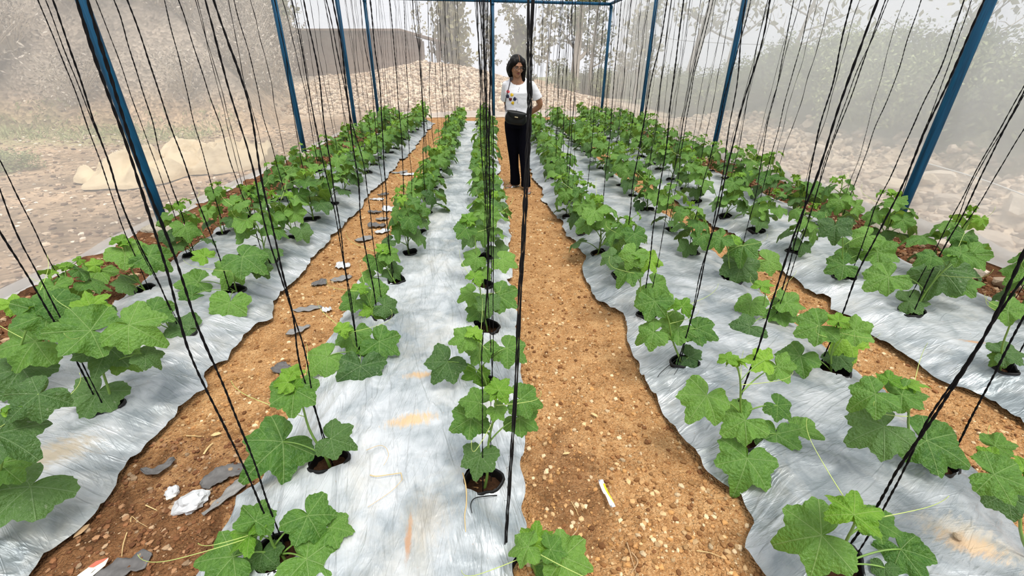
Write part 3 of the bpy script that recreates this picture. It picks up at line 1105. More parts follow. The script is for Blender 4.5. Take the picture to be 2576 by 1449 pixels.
def auto_plant(seed):
    rnd = random.Random(seed)
    P = Plant(rnd)
    H = rnd.uniform(.32, .50)
    lean = Vector((rnd.uniform(-.12, .12), rnd.uniform(-.12, .12), 0))
    pts = []
    for i in range(12):
        t = i / 11
        pts.append(Vector((lean.x * t * t + .012 * math.sin(7 * t + seed), lean.y * t * t + .012 * math.cos(6 * t + seed), -0.05 + (H + .05) * t)))
    P.stem(pts)
    n = rnd.randint(10, 14)
    az = rnd.uniform(0, 6.28)
    for k in range(n):
        t = (k + .7) / (n + .3)
        node = P.on_stem(0.02 + (H - .03) * t)
        az += 2.3 + rnd.uniform(-.5, .5)
        pl = (0.165 - 0.085 * t) * rnd.uniform(.7, 1.2)
        el = rnd.uniform(.25, .85)
        pos = node + Vector((math.cos(az) * math.cos(el), math.sin(az) * math.cos(el), math.sin(el))) * pl
        size = (0.066 + 0.050 * math.sin(PI * min(1, .12 + t * .9))) * rnd.uniform(.85, 1.15)
        kind = 'd' if t < .28 else ('y' if t > .86 else 'm')
        if kind == 'y':
            size *= .62
        az2 = az + rnd.uniform(-.5, .5)
        dr = rnd.uniform(.15, 1.0)
        tip = Vector((math.cos(az2) * math.cos(dr), math.sin(az2) * math.cos(dr), -math.sin(dr)))
        nrm = Vector((rnd.uniform(-.3, .3), rnd.uniform(-.45, .15), 1.0)) + Vector((math.cos(az2), math.sin(az2), 0)) * .4
        P.leaf(pos, tip, nrm, size, kind, node)
    P.tip(.045)
    for k in range(rnd.randint(1, 2)):
        a = rnd.uniform(0, 6.28)
        P.tend.append(curl(P.on_stem(H * rnd.uniform(.55, .95)), (math.cos(a), math.sin(a), .35), rnd.uniform(.14, .30), rnd))
    return P


def copy_tree(o):
    c = o.copy()
    COL.objects.link(c)
    for ch in o.children:
        d = ch.copy()
        COL.objects.link(d)
        d.parent = c
        d.matrix_parent_inverse = ch.matrix_parent_inverse.copy()
    return c


# plants near the camera, leaf by leaf: (u, v, width, tip direction in degrees (0 right, 90 down), kind)
HERO = {
    ('C', 0): [(650, 1292, 95, -70, 'm'), (788, 1318, 135, 60, 'm'), (612, 1342, 95, 195, 'y'), (850, 1328, 95, 0, 'm'), (555, 1402, 150, 170, 'm'), (800, 1415, 160, 15, 'm'), (655, 1412, 95, 100, 'd')],
    ('C', 1): [(738, 1000, 120, 92, 'm'), (682, 1135, 185, 130, 'm'), (735, 932, 62, -80, 'y'), (850, 1108, 100, 15, 'd'), (712, 962, 60, 170, 'y')],
    ('C', 2): [(806, 908, 105, 130, 'm'), (888, 852, 95, 95, 'm'), (970, 868, 100, 30, 'm'), (903, 945, 128, 95, 'd'), (925, 880, 55, 10, 'y'), (865, 822, 50, -60, 'y')],
    ('C', 3): [(880, 762, 75, 140, 'm'), (948, 738, 75, 40, 'm'), (935, 790, 65, 110, 'y'), (978, 775, 70, 20, 'd'), (905, 718, 45, -80, 'y')],
    ('C', 4): [(950, 664, 60, 70, 'm'), (985, 640, 60, 20, 'm'), (925, 700, 55, 150, 'm'), (993, 686, 55, 30, 'd'), (965, 620, 40, -80, 'y')],
    ('D', 0): [(1348, 1345, 100, -85, 'y'), (1312, 1378, 90, 170, 'm'), (1440, 1410, 130, 25, 'm'), (1372, 1440, 100, 120, 'm'), (1400, 1385, 80, 10, 'm')],
    ('D', 1): [(1203, 1165, 105, 100, 'd'), (1168, 1062, 110, 145, 'm'), (1190, 1010, 85, 190, 'm'), (1328, 1008, 95, 15, 'm'), (1320, 1060, 90, 35, 'm'), (1262, 970, 75, -60, 'y'), (1255, 1040, 60, 60, 'm')],
    ('D', 2): [(1115, 925, 100, 125, 'd'), (1196, 955, 80, 100, 'y'), (1290, 884, 95, 40, 'm'), (1160, 852, 75, 165, 'm'), (1205, 885, 85, 110, 'm'), (1195, 830, 50, -80, 'y')],
    ('D', 3): [(1268, 752, 95, 40, 'm'), (1175, 742, 65, 150, 'm'), (1195, 790, 70, 130, 'm'), (1200, 690, 55, -60, 'y'), (1230, 770, 70, 90, 'd')],
    ('D', 4): [(1275, 656, 70, 30, 'm'), (1188, 652, 65, 150, 'm'), (1165, 582, 60, 125, 'm'), (1210, 690, 60, 100, 'm'), (1180, 545, 45, -70, 'y')],
    ('E', 0): [(2028, 1352, 190, 175, 'm'), (2150, 1272, 125, -80, 'y'), (2220, 1320, 95, 45, 'm'), (2285, 1405, 125, 60, 'm'), (2225, 1440, 60, 90, 'd')],
    ('E', 1): [(1765, 1012, 130, 125, 'm'), (1855, 1068, 115, 150, 'm'), (1872, 1180, 155, 110, 'm'), (1955, 1112, 120, 95, 'm'), (1968, 1030, 75, 50, 'm'), (2030, 1085, 85, 30, 'm'), (1905, 905, 80, 200, 'y'), (1830, 895, 50, -90, 'y'), (1965, 935, 85, 60, 'm')],
    ('E', 2): [(1628, 842, 90, 165, 'm'), (1690, 832, 100, 150, 'm'), (1722, 762, 65, -60, 'y'), (1768, 832, 85, 35, 'm'), (1640, 772, 90, 110, 'm'), (1745, 905, 70, 30, 'd')],
    ('E', 3): [(1638, 765, 95, 105, 'm'), (1572, 690, 80, 130, 'm'), (1645, 655, 65, 10, 'y'), (1590, 648, 75, 120, 'm'), (1660, 720, 70, 30, 'm'), (1530, 650, 55, 160, 'd')],
    ('F', 1): [(2180, 1000, 115, 165, 'm'), (2195, 1082, 150, 165, 'd'), (2236, 945, 62, -85, 'y'), (2368, 1125, 155, 40, 'm'), (2290, 992, 95, 10, 'm')],
    ('F', 2): [(1997, 905, 100, 145, 'm'), (2042, 826, 100, 165, 'm'), (2138, 862, 110, 75, 'y'), (2165, 840, 85, 45, 'm'), (2120, 905, 70, 60, 'd'), (2110, 800, 50, -80, 'y')],
    ('F', 3): [(1885, 772, 80, 105, 'm'), (1868, 832, 95, 160, 'd'), (1975, 790, 85, 40, 'm'), (1920, 712, 50, -60, 'y'), (1995, 765, 80, 25, 'm')],
    ('F', 4): [(1866, 632, 85, 100, 'm'), (1860, 682, 100, 105, 'd'), (1945, 660, 75, 30, 'm'), (1800, 605, 70, 160, 'm'), (1845, 600, 40, -90, 'y')],
    ('F', 0): [(2535, 1205, 130, 30, 'm'), (2520, 1120, 70, 10, 'm'), (2560, 1260, 120, 40, 'd'), (2480, 1150, 60, 190, 'y')],
    ('G', 0): [(2545, 885, 80, 10, 'd'), (2555, 776, 80, 10, 'm'), (2510, 905, 50, 150, 'm')],
    ('G', 1): [(2215, 705, 100, 165, 'm'), (2355, 698, 130, 120, 'd'), (2430, 712, 95, 10, 'm'), (2305, 758, 75, 10, 'd'), (2400, 640, 70, 190, 'm'), (2455, 652, 80, 60, 'm'), (2330, 650, 60, 170, 'm')],
    ('G', 2): [(2108, 672, 75, 165, 'm'), (2150, 630, 80, 30, 'm'), (2225, 640, 90, 40, 'm'), (2170, 600, 70, 160, 'm'), (2100, 580, 75, 95, 'd')],
    ('B', 0): [(35, 1255, 200, 120, 'd'), (20, 1105, 170, 20, 'd'), (70, 1010, 130, 130, 'd'), (15, 1180, 120, 40, 'm')],
    ('B', 1): [(232, 1008, 130, 110, 'd'), (190, 832, 150, 165, 'm'), (350, 830, 145, 25, 'm'), (262, 892, 120, 110, 'd'), (322, 902, 95, 30, 'm'), (380, 902, 70, 10, 'd'), (240, 760, 80, -60, 'y')],
    ('B', 2): [(455, 832, 95, 150, 'd'), (400, 790, 90, 20, 'm'), (345, 812, 80, 40, 'm')],
    ('B', 3): [(575, 776, 95, 95, 'm'), (577, 690, 85, 110, 'm'), (478, 712, 90, 150, 'm'), (628, 655, 110, 30, 'm'), (660, 678, 60, 40, 'd'), (505, 640, 55, 200, 'y'), (470, 750, 70, 140, 'm')],
    ('A', 1): [(50, 865, 150, 160, 'm'), (90, 780, 130, 190, 'm'), (35, 950, 140, 110, 'd'), (20, 760, 60, 190, 'y'), (150, 770, 90, 30, 'm')],
    ('A', 3): [(335, 637, 100, 20, 'm'), (392, 652, 90, 20, 'm'), (240, 692, 75, 110, 'm'), (308, 712, 65, 170, 'd'), (307, 598, 48, -80, 'y'), (230, 665, 45, 180, 'y')],
}


def film_z(x, y):
    b = bed_at(x, y)
    return float(film_base(b, np.array(x), np.array(y))) if b else float(ground_z(np.array(x), np.array(y)))


def hero_plant(rw, k, base, leaves):
    rnd = random.Random(ord(rw) * 100 + k)
    P = Plant(rnd)
    bx, by, bz = base
    pts = []
    info = []
    for (u, v, wd, ang, kind) in leaves:
        d = ray(u, v)
        yy = by + rnd.uniform(-.06, .05)
        p = np.array([0, 0, CH]) + d * (yy / d[1])
        zmin = bz + .045
        if p[2] < zmin:
            p = np.array([0, 0, CH]) + d * ((zmin - CH) / d[2])
        if p[2] > bz + .50:
            p = np.array([0, 0, CH]) + d * ((bz + .5 - CH) / d[2])
        dp = depth(p)
        size = wd * dp / CF / 1.62
        a = math.radians(ang)
        toc = np.array([0, 0, CH]) - p
        toc /= np.linalg.norm(toc)
        nrm = toc * 0.75 + np.array([0, 0, .55]) + np.array([rnd.uniform(-.25, .25), rnd.uniform(-.25, .25), 0])
        nrm /= np.linalg.norm(nrm)
        td = CA.T @ np.array([math.cos(a), -math.sin(a), 0])
        td = td - nrm * (td @ nrm)
        td /= np.linalg.norm(td)
        pos = p - td * size * .30
        info.append((pos, td, nrm, size, kind, p))
    B = Vector(base)
    top = max(info, key=lambda q: q[0][2])
    tp = Vector(top[0]) - B
    H = max(tp.z, .12)
    cx = sum(q[0][0] - bx for q in info) / len(info)
    cy = sum(q[0][1] - by for q in info) / len(info)
    for i in range(12):
        t = i / 11
        pts.append(Vector((tp.x * (.35 * t + .65 * t * t) * .8 + cx * .25 * math.sin(PI * t) + .006 * math.sin(9 * t), tp.y * t * t * .7 + cy * .2 * math.sin(PI * t), -0.05 + (H + .03) * t)))
    P.stem(pts, 0.006, 0.003)
    for (pos, td, nrm, size, kind, p) in info:
        q = Vector(pos) - B
        zz = max(0.015, min(H * .95, q.z - .05 - .25 * math.hypot(q.x - cx * .3, q.y)))
        P.leaf(q, Vector(td), Vector(nrm), size, kind, P.on_stem(zz))
    P.tip(.05)
    for _ in range(2 if by < 2.6 else 1):
        a = rnd.uniform(0, 6.28)
        P.tend.append(curl(P.on_stem(H * rnd.uniform(.6, .95)), (math.cos(a), math.sin(a), .3), rnd.uniform(.16, .34), rnd))
    return P


ROWTXT = dict(A='outer row beside the tarp-side net', B='inner row of the tarp-side bed', C='left row of the clay-smeared bed', D='right row of the clay-smeared bed',
              E='left row of the ragged bed', F='right row of the ragged bed', G='inner row of the rubble-side bed', H='outer row beside the rubble-side net')
PROTO = {}


def look(i):
    return ['leafy', 'bushy', 'spreading', 'low', 'upright', 'broad-leaved', 'bright-tipped'][i % 7]


def grow_bag(rw, k, x, y, z):
    R = hole_r(rw, k)
    n = 28
    root = thing('grow_bag', 'black grow bag under the %s cucumber plant, %s' % (ONES[k + 1], ROWTXT[rw]), 'grow bag', (x, y, z), 0, 'black grow bags set in the film holes')
    rr = random.Random(k * 7 + ord(rw))

    def Rth(a):
        return R * (1 + 0.12 * math.sin(2 * a + k) + 0.06 * math.sin(3 * a + 2 * k))
    prof = [(1.10, 0.004), (1.07, 0.013), (0.99, 0.016), (0.95, 0.004), (0.93, -0.03), (0.90, -0.055)]
    V, F = [], []
    for (q, h_) in prof:
        for j in range(n):
            a = 2 * PI * j / n
            wob = 1 + .03 * math.sin(7 * a + k) if q > .94 else 1
            V.append((Rth(a) * q * wob * math.cos(a), Rth(a) * q * wob * math.sin(a), h_ + (.006 * math.sin(3 * a + k) if h_ > 0 else 0)))
    for i in range(len(prof) - 1):
        for j in range(n):
            F.append([i * n + j, i * n + (j + 1) % n, (i + 1) * n + (j + 1) % n, (i + 1) * n + j])
    ob('bag_rim', mesh(V, F, M['bag']), root)
    if y < 8:
        V, F = [(0, 0, -0.030)], []
        rings = [.3, .6, .85, .945]
        for q in rings:
            for j in range(n):
                a = 2 * PI * j / n
                V.append((Rth(a) * q * math.cos(a), Rth(a) * q * math.sin(a), -0.034 + rr.uniform(-.006, .008)))
        F = [[0, 1 + j, 1 + (j + 1) % n] for j in range(n)]
        for i in range(len(rings) - 1):
            for j in range(n):
                F.append([1 + i * n + j, 1 + (i + 1) * n + j, 1 + (i + 1) * n + (j + 1) % n, 1 + i * n + (j + 1) % n])
        ob('soil', mesh(V, F, M['pot_soil']), root)
    else:
        V, F = [], []
        for j in range(12):
            a = 2 * PI * j / 12
            V.append((Rth(a) * .94 * math.cos(a), Rth(a) * .94 * math.sin(a), -0.034))
        ob('soil', mesh(V, [list(range(12))], M['pot_soil']), root)
    return root


for rw in 'ABCDEFGH':
    for k, (x, y) in enumerate(PLANTS[rw]):
        z = film_z(x, y)
        lab = '%s cucumber plant, %s from the near end of the %s' % (look(k * 3 + ord(rw)), ONES[k + 1], ROWTXT[rw])
        grow_bag(rw, k, x, y, z)
        if (rw, k) in HERO:
            hero_plant(rw, k, (x, y, z - .02), HERO[(rw, k)]).build(lab, (x, y, z - .02))
            continue
        pi = (k * 5 + ord(rw) * 3) % 11
        if pi not in PROTO:
            PROTO[pi] = auto_plant(500 + pi).build(lab, (x, y, z - .02), random.uniform(0, 6.28))
            continue
        c = copy_tree(PROTO[pi])
        c['label'] = lab
        c.location = (x, y, z - .02)
        c.rotation_euler = (0, 0, random.uniform(0, 6.28))
        q = random.uniform(.98, 1.25)
        c.scale = (q, q, q)


# ------------------------------------------------------------------ twines
def twine_path(a, b, rnd, amp, n=44):
    a, b = Vector(a), Vector(b)
    ph = [rnd.uniform(0, 6.28) for _ in range(6)]
    pts = []
    for i in range(n):
        t = i / (n - 1)
        e = min(1, 5 * t, 5 * (1 - t))
        p = a.lerp(b, t)
        p.x += e * amp * (math.sin(5 * t + ph[0]) + .5 * math.sin(13 * t + ph[1]) + .25 * math.sin(31 * t + ph[2]) + .12 * math.sin(57 * t + ph[4]))
        p.y += e * amp * .8 * (math.sin(4 * t + ph[3]) + .5 * math.sin(11 * t + ph[4]) + .2 * math.sin(27 * t + ph[5]))
        pts.append(p)
    return pts


def spline(pts, n):
    """points resampled smoothly"""
    P = [Vector(p) for p in pts]
    o = []
    for i in range(n):
        t = i / (n - 1) * (len(P) - 1)
        j = min(int(t), len(P) - 2)
        f = t - j
        p0, p1, p2, p3 = P[max(j - 1, 0)], P[j], P[j + 1], P[min(j + 2, len(P) - 1)]
        o.append(0.5 * ((2 * p1) + (p2 - p0) * f + (2 * p0 - 5 * p1 + 4 * p2 - p3) * f * f + (3 * p1 - p0 - 3 * p2 + p3) * f ** 3))
    return o


def twist(pts, r, turns, strands=2, off=0.75, n=220):
    m_ = MB()
    P = spline(pts, n)
    for s_ in range(strands):
        q = []
        for i, p in enumerate(P):
            a = 2 * PI * (turns * i / n + s_ / strands) + .6 * math.sin(i * .21)
            q.append(p + Vector((math.cos(a), math.sin(a), 0)) * r * off)
        m_.tube(q, [r * (1 + .25 * math.sin(i * .37 + s_) * math.sin(i * .113)) for i in range(n)], 5)
    return m_


ROOF = HTOP + .02
SKIP = {('D', 0)}
for rw in 'ABCDEFGH':
    for k, (x, y) in enumerate(PLANTS[rw]):
        if (rw, k) in SKIP:
            continue
        rnd = random.Random(9000 + ord(rw) * 50 + k)
        z = film_z(x, y)
        n_ = 2 if rnd.random() < .42 else 1
        if rw == 'D':
            n_ = 2
        for j in range(n_):
            a = (x + rnd.uniform(-.05, .05), y + rnd.uniform(-.04, .04), z - .03 if j == 0 else z + .01)
            b = (x + rnd.uniform(-.09, .09), y + rnd.uniform(-.16, .16), ROOF)
            if rw == 'D':
                a = (x + rnd.uniform(-.02, .04), a[1], a[2])
                b = (-.012 + rnd.uniform(-.075, .065), b[1], ROOF)
            pts = twine_path(a, b, rnd, rnd.uniform(.009, .022) * (.6 if rw == 'D' else 1))
            r = rnd.uniform(.0018, .0026) * (.66 if rw == 'D' else 1.0) * (1.0 if j == 0 else .75)
            if y < 4.2:
                me = twist(pts, r, rnd.uniform(34, 56), 2, .62, 260).mesh(M['twine'])
            else:
                m_ = MB()
                m_.tube(pts, [r * 1.35 * (1 + .25 * math.sin(i * 1.7)) for i in range(len(pts))], 5)
                me = m_.mesh(M['twine'])
            o = ob('twine', me)
            what = 'black twine rising from the %s plant, %s' if j == 0 else 'thinner second black twine above the %s plant, %s'
            tag(o, what % (ONES[k + 1], ROWTXT[rw]), 'twine', 'black twines hanging over the plant rows')
# the thick doubled rope close to the camera, hanging beside the path
rope = [at_y(1266, 1470, .90), at_y(1272, 1330, .93), at_y(1282, 1180, .96), at_y(1296, 960, .98), at_y(1304, 760, 1.0), at_y(1314, 600, 1.0), at_y(1321, 450, 1.0), at_y(1327, 330, 1.0), at_y(1329, 240, 1.0)]
left_ = rope + [at_y(1328, 120, 1.0), at_y(1329, 0, 1.0), Vector((at_y(1329, 0, 1.0)[0] - .02, 1.02, 2.3)), Vector((at_y(1329, 0, 1.0)[0] - .02, 1.02, ROOF))]
right_ = [p + np.array([.006, .005, 0]) for p in rope] + [at_y(1336, 150, 1.01), at_y(1341, 0, 1.01), Vector((at_y(1341, 0, 1.01)[0] + .02, 1.03, 2.3)), Vector((at_y(1341, 0, 1.01)[0] + .02, 1.03, ROOF))]
RL = Vector(rope[0])
rt = thing('rope', 'thick black doubled rope hanging in front of the woman', 'rope', RL)
ob('strand', twist([Vector(p) for p in left_], .0018, 13, 2, .95, 320).mesh(M['twine_fray']), rt)
ob('strand', twist([Vector(p) for p in right_], .0018, 11, 2, .95, 320).mesh(M['twine_fray']), rt)
# loose fibres on the rope
fr = MB()
for k in range(34):
    p = Vector(random.choice(spline(rope, 60)[10:]))
    d = Vector((random.uniform(-1, 1), random.uniform(-1, 1), random.uniform(-1, 1))).normalized()
    fr.tube([p, p + d * .008, p + d * .014 + Vector((0, 0, -.004))], .0004, 3)
tag(ob('loose_fibres', fr.mesh(M['twine_fray']), rt), kind='stuff')
for ch in rt.children:
    ch.location = -RL


# ------------------------------------------------------------------ outside: rocks, tarp, shed, trees, shrubs
def settle(root, loc):
    loc = Vector(loc)
    root.location = loc
    for ch in root.children:
        ch.location = Vector(ch.location) - loc


ROCKM = []
for s_ in range(9):
    V = rock_shape(700 + s_, ICO2, .62, .5)
    c = np.array([(0.66, .53, .40), (0.72, .60, .47), (0.58, .45, .33), (0.68, .57, .46), (0.52, .40, .29), (.74, .64, .52), (.62, .48, .33), (.70, .58, .43), (.60, .50, .40)][s_])
    T = np.ones((len(V), 4))
    T[:, :3] = c
    ROCKM.append(mesh(V, ICO2[1], M['rock'], smooth=False, attr=T, name='rock'))


def put_rock(x, y, r, label, group, dz=0.3, k=None):
    z = float(outer_z(np.array(x), np.array(y)))
    if -3.3 < x < 4.35 and y < 14.5:
        z = float(ground_z(np.array(x), np.array(y)))
    o = ob('rock', ROCKM[random.randrange(9) if k is None else k], loc=(x, y, z + r * dz * .6), rot=(random.uniform(-.3, .3), random.uniform(-.3, .3), random.uniform(0, 6.28)),
           sc=(r, r * random.uniform(.7, 1), r * random.uniform(.7, 1.0)))
    return tag(o, label, 'rock', group)


# rubble strip outside the right-hand net
for k in range(125):
    y = 1.2 + 12.5 * random.random() ** 1.35
    x = random.uniform(4.62, 6.35 + .1 * random.random())
    put_rock(x, y, random.uniform(.07, .17) * (1.35 if random.random() < .15 else 1), 'pale limestone rock lying in the rubble strip outside the net', 'limestone rocks of the rubble strip')
for (u, v, r) in [(2233, 468, .30), (2330, 480, .28), (2390, 560, .22), (2150, 480, .2), (2250, 530, .22), (2480, 600, .26), (2540, 560, .3)]:
    p = ground_at(u, v + 25)
    put_rock(p[0], p[1], r, 'pale limestone rock lying in the rubble strip outside the net', 'limestone rocks of the rubble strip')
# mound behind the far net
for k in range(120):
    x = random.uniform(-6.2, 4.6)
    y = random.uniform(15.5, 20.6)
    put_rock(x, y, random.uniform(.055, .15), 'pale stone on the rubble mound behind the far net', 'stones of the rubble mound')


def scatter(name, label, pts, base, rmin, rmax, mat, cols, zf, seed, flat=.75, kind='stuff', small=2.2):
    r = np.random.default_rng(seed)
    shapes = [rock_shape(seed * 10 + i, base, flat, .55) for i in range(5)]
    n = len(pts)
    nv = len(base[0])
    rad = rmin + (rmax - rmin) * r.random(n) ** small
    zz = zf(pts[:, 0], pts[:, 1])
    Vs, Ts = [], []
    for i in range(n):
        a = r.uniform(0, 6.28)
        ca, sa = math.cos(a), math.sin(a)
        S = shapes[i % 5] * rad[i]
        V = np.stack([S[:, 0] * ca - S[:, 1] * sa + pts[i, 0], S[:, 0] * sa + S[:, 1] * ca + pts[i, 1], S[:, 2] + zz[i] + rad[i] * .22], -1)
        Vs.append(V)
        c = cols[r.integers(len(cols))] * r.uniform(.6, 1.2)
        t = np.ones((nv, 4))
        t[:, :3] = np.clip(c, 0, 1)
        Ts.append(t)
    V = np.concatenate(Vs)
    F = (base[1][None] + (np.arange(n) * nv)[:, None, None]).reshape(-1, 3)
    o = ob(name, mesh(V, F, mat, smooth=False, attr=np.concatenate(Ts)))
    return tag(o, label, name.replace('_', ' '), kind=kind)


STONE = [np.array(c) for c in [(.66, .53, .40), (.72, .60, .47), (.55, .42, .30), (.70, .58, .46), (.48, .36, .26), (.60, .46, .32)]]
LITT = [np.array(c) for c in [(.45, .34, .24), (.66, .52, .38), (.22, .14, .09), (.40, .28, .18), (.86, .76, .62), (.16, .10, .07), (.55, .40, .27)]]
p = np.stack([rng.uniform(4.55, 6.5, 5200), .6 + 13.6 * rng.random(5200) ** 1.2], -1)
scatter('rubble', 'small broken stones of the rubble strip outside the net', p, ICO1, .02, .085, M['rock'], STONE, outer_z, 21)
p = np.stack([rng.uniform(-6.8, 5.2, 9000), rng.uniform(15.55, 21.0, 9000)], -1)
scatter('rubble', 'small broken stones covering the mound behind the far net', p, ICO1, .025, .10, M['rock'], STONE + [np.array((.30, .21, .14)), np.array((.40, .28, .18))], outer_z, 22)
p = np.stack([-3.5 - 8.0 * rng.random(9000) ** 1.3, 1.0 + 11.5 * rng.random(9000)], -1)
scatter('gravel', 'stony leaf litter on the bare ground around the cream tarp', p, ICO1, .010, .05, M['rock'], LITT, outer_z, 23, .5, small=3.0)

# soil clods and pebbles on the paths
pts = []
while len(pts) < 46000:
    y = .55 + 13.5 * rng.random() ** 2.6
    x = rng.uniform(-3.1, 4.02 - .022 * (y - 4))
    b = bed_at(x, y)
    if b is not None:
        s = float(bed_s(b, np.array(x), np.array(y)))
        if min(s, 1 - s) > .004:
            continue
    pts.append((x, y))
pts = np.array(pts)
CL = [np.array(c) for c in [(.46, .25, .10), (.55, .33, .15), (.30, .145, .055), (.40, .21, .085), (.62, .42, .22), (.72, .55, .34), (.22, .10, .04), (.50, .27, .10)]]
DK = [np.array(c) for c in [(.20, .09, .04), (.13, .055, .025), (.26, .12, .055), (.34, .19, .10), (.17, .075, .035), (.42, .29, .18)]]
wet = (pts[:, 0] < -2.5) | (pts[:, 0] > 3.5) | ((pts[:, 0] < -.9) & (pts[:, 1] < 1.5))
scatter('clods', 'dry orange-brown soil clods and pebbles along the paths', pts[~wet], ICO1, .0028, .017, M['clod'], CL, ground_z, 24, small=4.0)
scatter('clods', 'dark moist soil clods and stones along the net margins', pts[wet], ICO1, .003, .016, M['clod'], DK, ground_z, 25, small=3.0)

for sx0, sx1, sd_ in ((-3.2, -2.62, 26), (3.62, 4.05, 27)):
    p = np.stack([rng.uniform(sx0, sx1, 5200), .8 + 12.5 * rng.random(5200) ** 1.7], -1)
    p[:, 0] -= (p[:, 1] - 4).clip(0) * (.022 if sx0 > 0 else 0)
    scatter('clods', 'coarse dark clods and stones on the %s margin inside the net' % ('tarp-side' if sx0 < 0 else 'rubble-side'), p, ICO1, .005, .034, M['clod'], DK, ground_z, sd_, small=2.6)

# stones inside
for (u, v, r, lb) in [(2440, 712, .115, 'cream limestone rock on dark soil behind the large right-hand leaves'), (2372, 640, .14, 'broad pale limestone rock by the rubble-side net, next to the concrete footing'),
                      (2520, 735, .13, 'brown rock half buried beside the rubble-side net')]:
    p_ = ground_at(u, v)
    put_rock(p_[0], p_[1], r, lb, 'rocks on the margin inside the net', .5, 5 if 'cream' in lb or 'pale' in lb else 4)
p_ = ground_at(2407, 1352, .11)
o = ob('pebble', ROCKM[6], loc=(p_[0], p_[1], film_z(p_[0], p_[1]) + .012), rot=(.1, .2, 1), sc=.018)
tag(o, 'small tan pebble lying on the ragged-edged silver film', 'pebble')

# ---- tarp
nx, ny = 170, 180
a, b = np.meshgrid(np.linspace(-1, 1, nx), np.linspace(-1, 1, ny))
rr = np.hypot(a, b)
th = np.arctan2(b, a)
out = 0.80 + .16 * np.sin(3 * th + 1) + .12 * np.sin(5 * th + 2) + .06 * np.sin(9 * th)
mx_ = np.maximum(np.abs(a), np.abs(b))
rad = mx_ * out
xa, ya = rad * np.cos(th), rad * np.sin(th)
X = np.minimum(-4.62 + 1.25 * xa + .34 * ya, -3.50)
Y = 7.25 + 1.45 * ya + .15 * xa
bulk = np.clip(1 - mx_ ** 2.2, 0, 1)
wx, wy = fbm(X * 1.3, Y * 1.3, 201, 3) - .5, fbm(X * 1.3 + 9, Y * 1.3, 203, 3) - .5
f1 = np.abs(np.sin(1.5 * X + 3.9 * Y + 8.5 * wx)) ** .8
f2 = 1 - np.abs(np.sin(6.6 * X - 3.4 * Y + 12.0 * wy + 1.1)) ** .6
f3 = 1 - np.abs(2 * vnoise(X * 7 + 5 * wx, Y * 6 + 5 * wy, 205) - 1)
Z = .02 + bulk ** .5 * (.02 + .12 * fbm(X * .9 + 3, Y * .9, 209, 2) + .17 * f1 + .17 * f2 * (.4 + f1) + .07 * f3) + outer_z(X, Y) * .6
i = np.arange(X.size).reshape(X.shape)
F = np.stack([i[:-1, :-1], i[:-1, 1:], i[1:, 1:], i[1:, :-1]], -1).reshape(-1, 4)
o = ob('tarpaulin', mesh(np.stack([X, Y, Z], -1).reshape(-1, 3), F, M['tarp']))
tag(o, 'crumpled cream tarpaulin heaped on the ground outside the net', 'tarpaulin')

# ---- shed of sticks
sh = thing('stick_shed', 'brown stick-walled shed with a flat roof behind the rubble mound', 'shed', (-5.9, 23.0, 0))
b = MB()
b.add([(-8.9, 23, .2), (-2.9, 23, .2), (-2.9, 23, 2.52), (-3.75, 23, 2.78), (-8.9, 23, 2.72), (-8.9, 23.25, .2), (-2.9, 23.25, .2), (-2.9, 23.25, 2.52), (-3.75, 23.25, 2.78), (-8.9, 23.25, 2.72)],
      [[0, 1, 2, 3, 4], [9, 8, 7, 6, 5], [0, 5, 6, 1], [1, 6, 7, 2], [2, 7, 8, 3], [3, 8, 9, 4], [4, 9, 5, 0]])
ob('front_wall', b.mesh(M['sticks'], False), sh)
b = MB()
b.add([(-8.9, 23.25, .2), (-8.9, 27, .2), (-8.9, 27, 2.6), (-8.9, 23.25, 2.6), (-8.7, 23.25, .2), (-8.7, 27, .2), (-8.7, 27, 2.6), (-8.7, 23.25, 2.6)], [[0, 1, 2, 3], [7, 6, 5, 4], [0, 4, 5, 1], [1, 5, 6, 2], [2, 6, 7, 3], [3, 7, 4, 0]])
ob('side_wall', b.mesh(M['sticks'], False), sh)
b = MB()
b.add([(-9.2, 22.6, 2.76), (-3.75, 22.6, 2.82), (-2.0, 22.6, 2.40), (-9.2, 27.2, 2.76), (-3.75, 27.2, 2.82), (-2.0, 27.2, 2.40), (-9.2, 22.6, 2.84), (-3.75, 22.6, 2.90), (-2.0, 22.6, 2.47), (-9.2, 27.2, 2.84), (-3.75, 27.2, 2.90), (-2.0, 27.2, 2.47)],
      [[0, 3, 4, 1], [1, 4, 5, 2], [6, 7, 10, 9], [7, 8, 11, 10], [0, 1, 7, 6], [1, 2, 8, 7], [3, 9, 10, 4], [4, 10, 11, 5], [0, 6, 9, 3], [2, 5, 11, 8]])
ob('roof', b.mesh(M['sticks'], False), sh)
for k, (x, y) in enumerate([(-2.85, 22.9), (-2.62, 24.2), (-2.42, 25.6), (-2.2, 26.8), (-2.12, 22.9), (-2.30, 23.6)]):
    b = MB()
    b.tube([(x, y, 0.6), (x + .02, y, 2.44)], .05, 8)
    ob('porch_post', b.mesh(M['wood']), sh)
settle(sh, (-5.9, 23.0, 0))


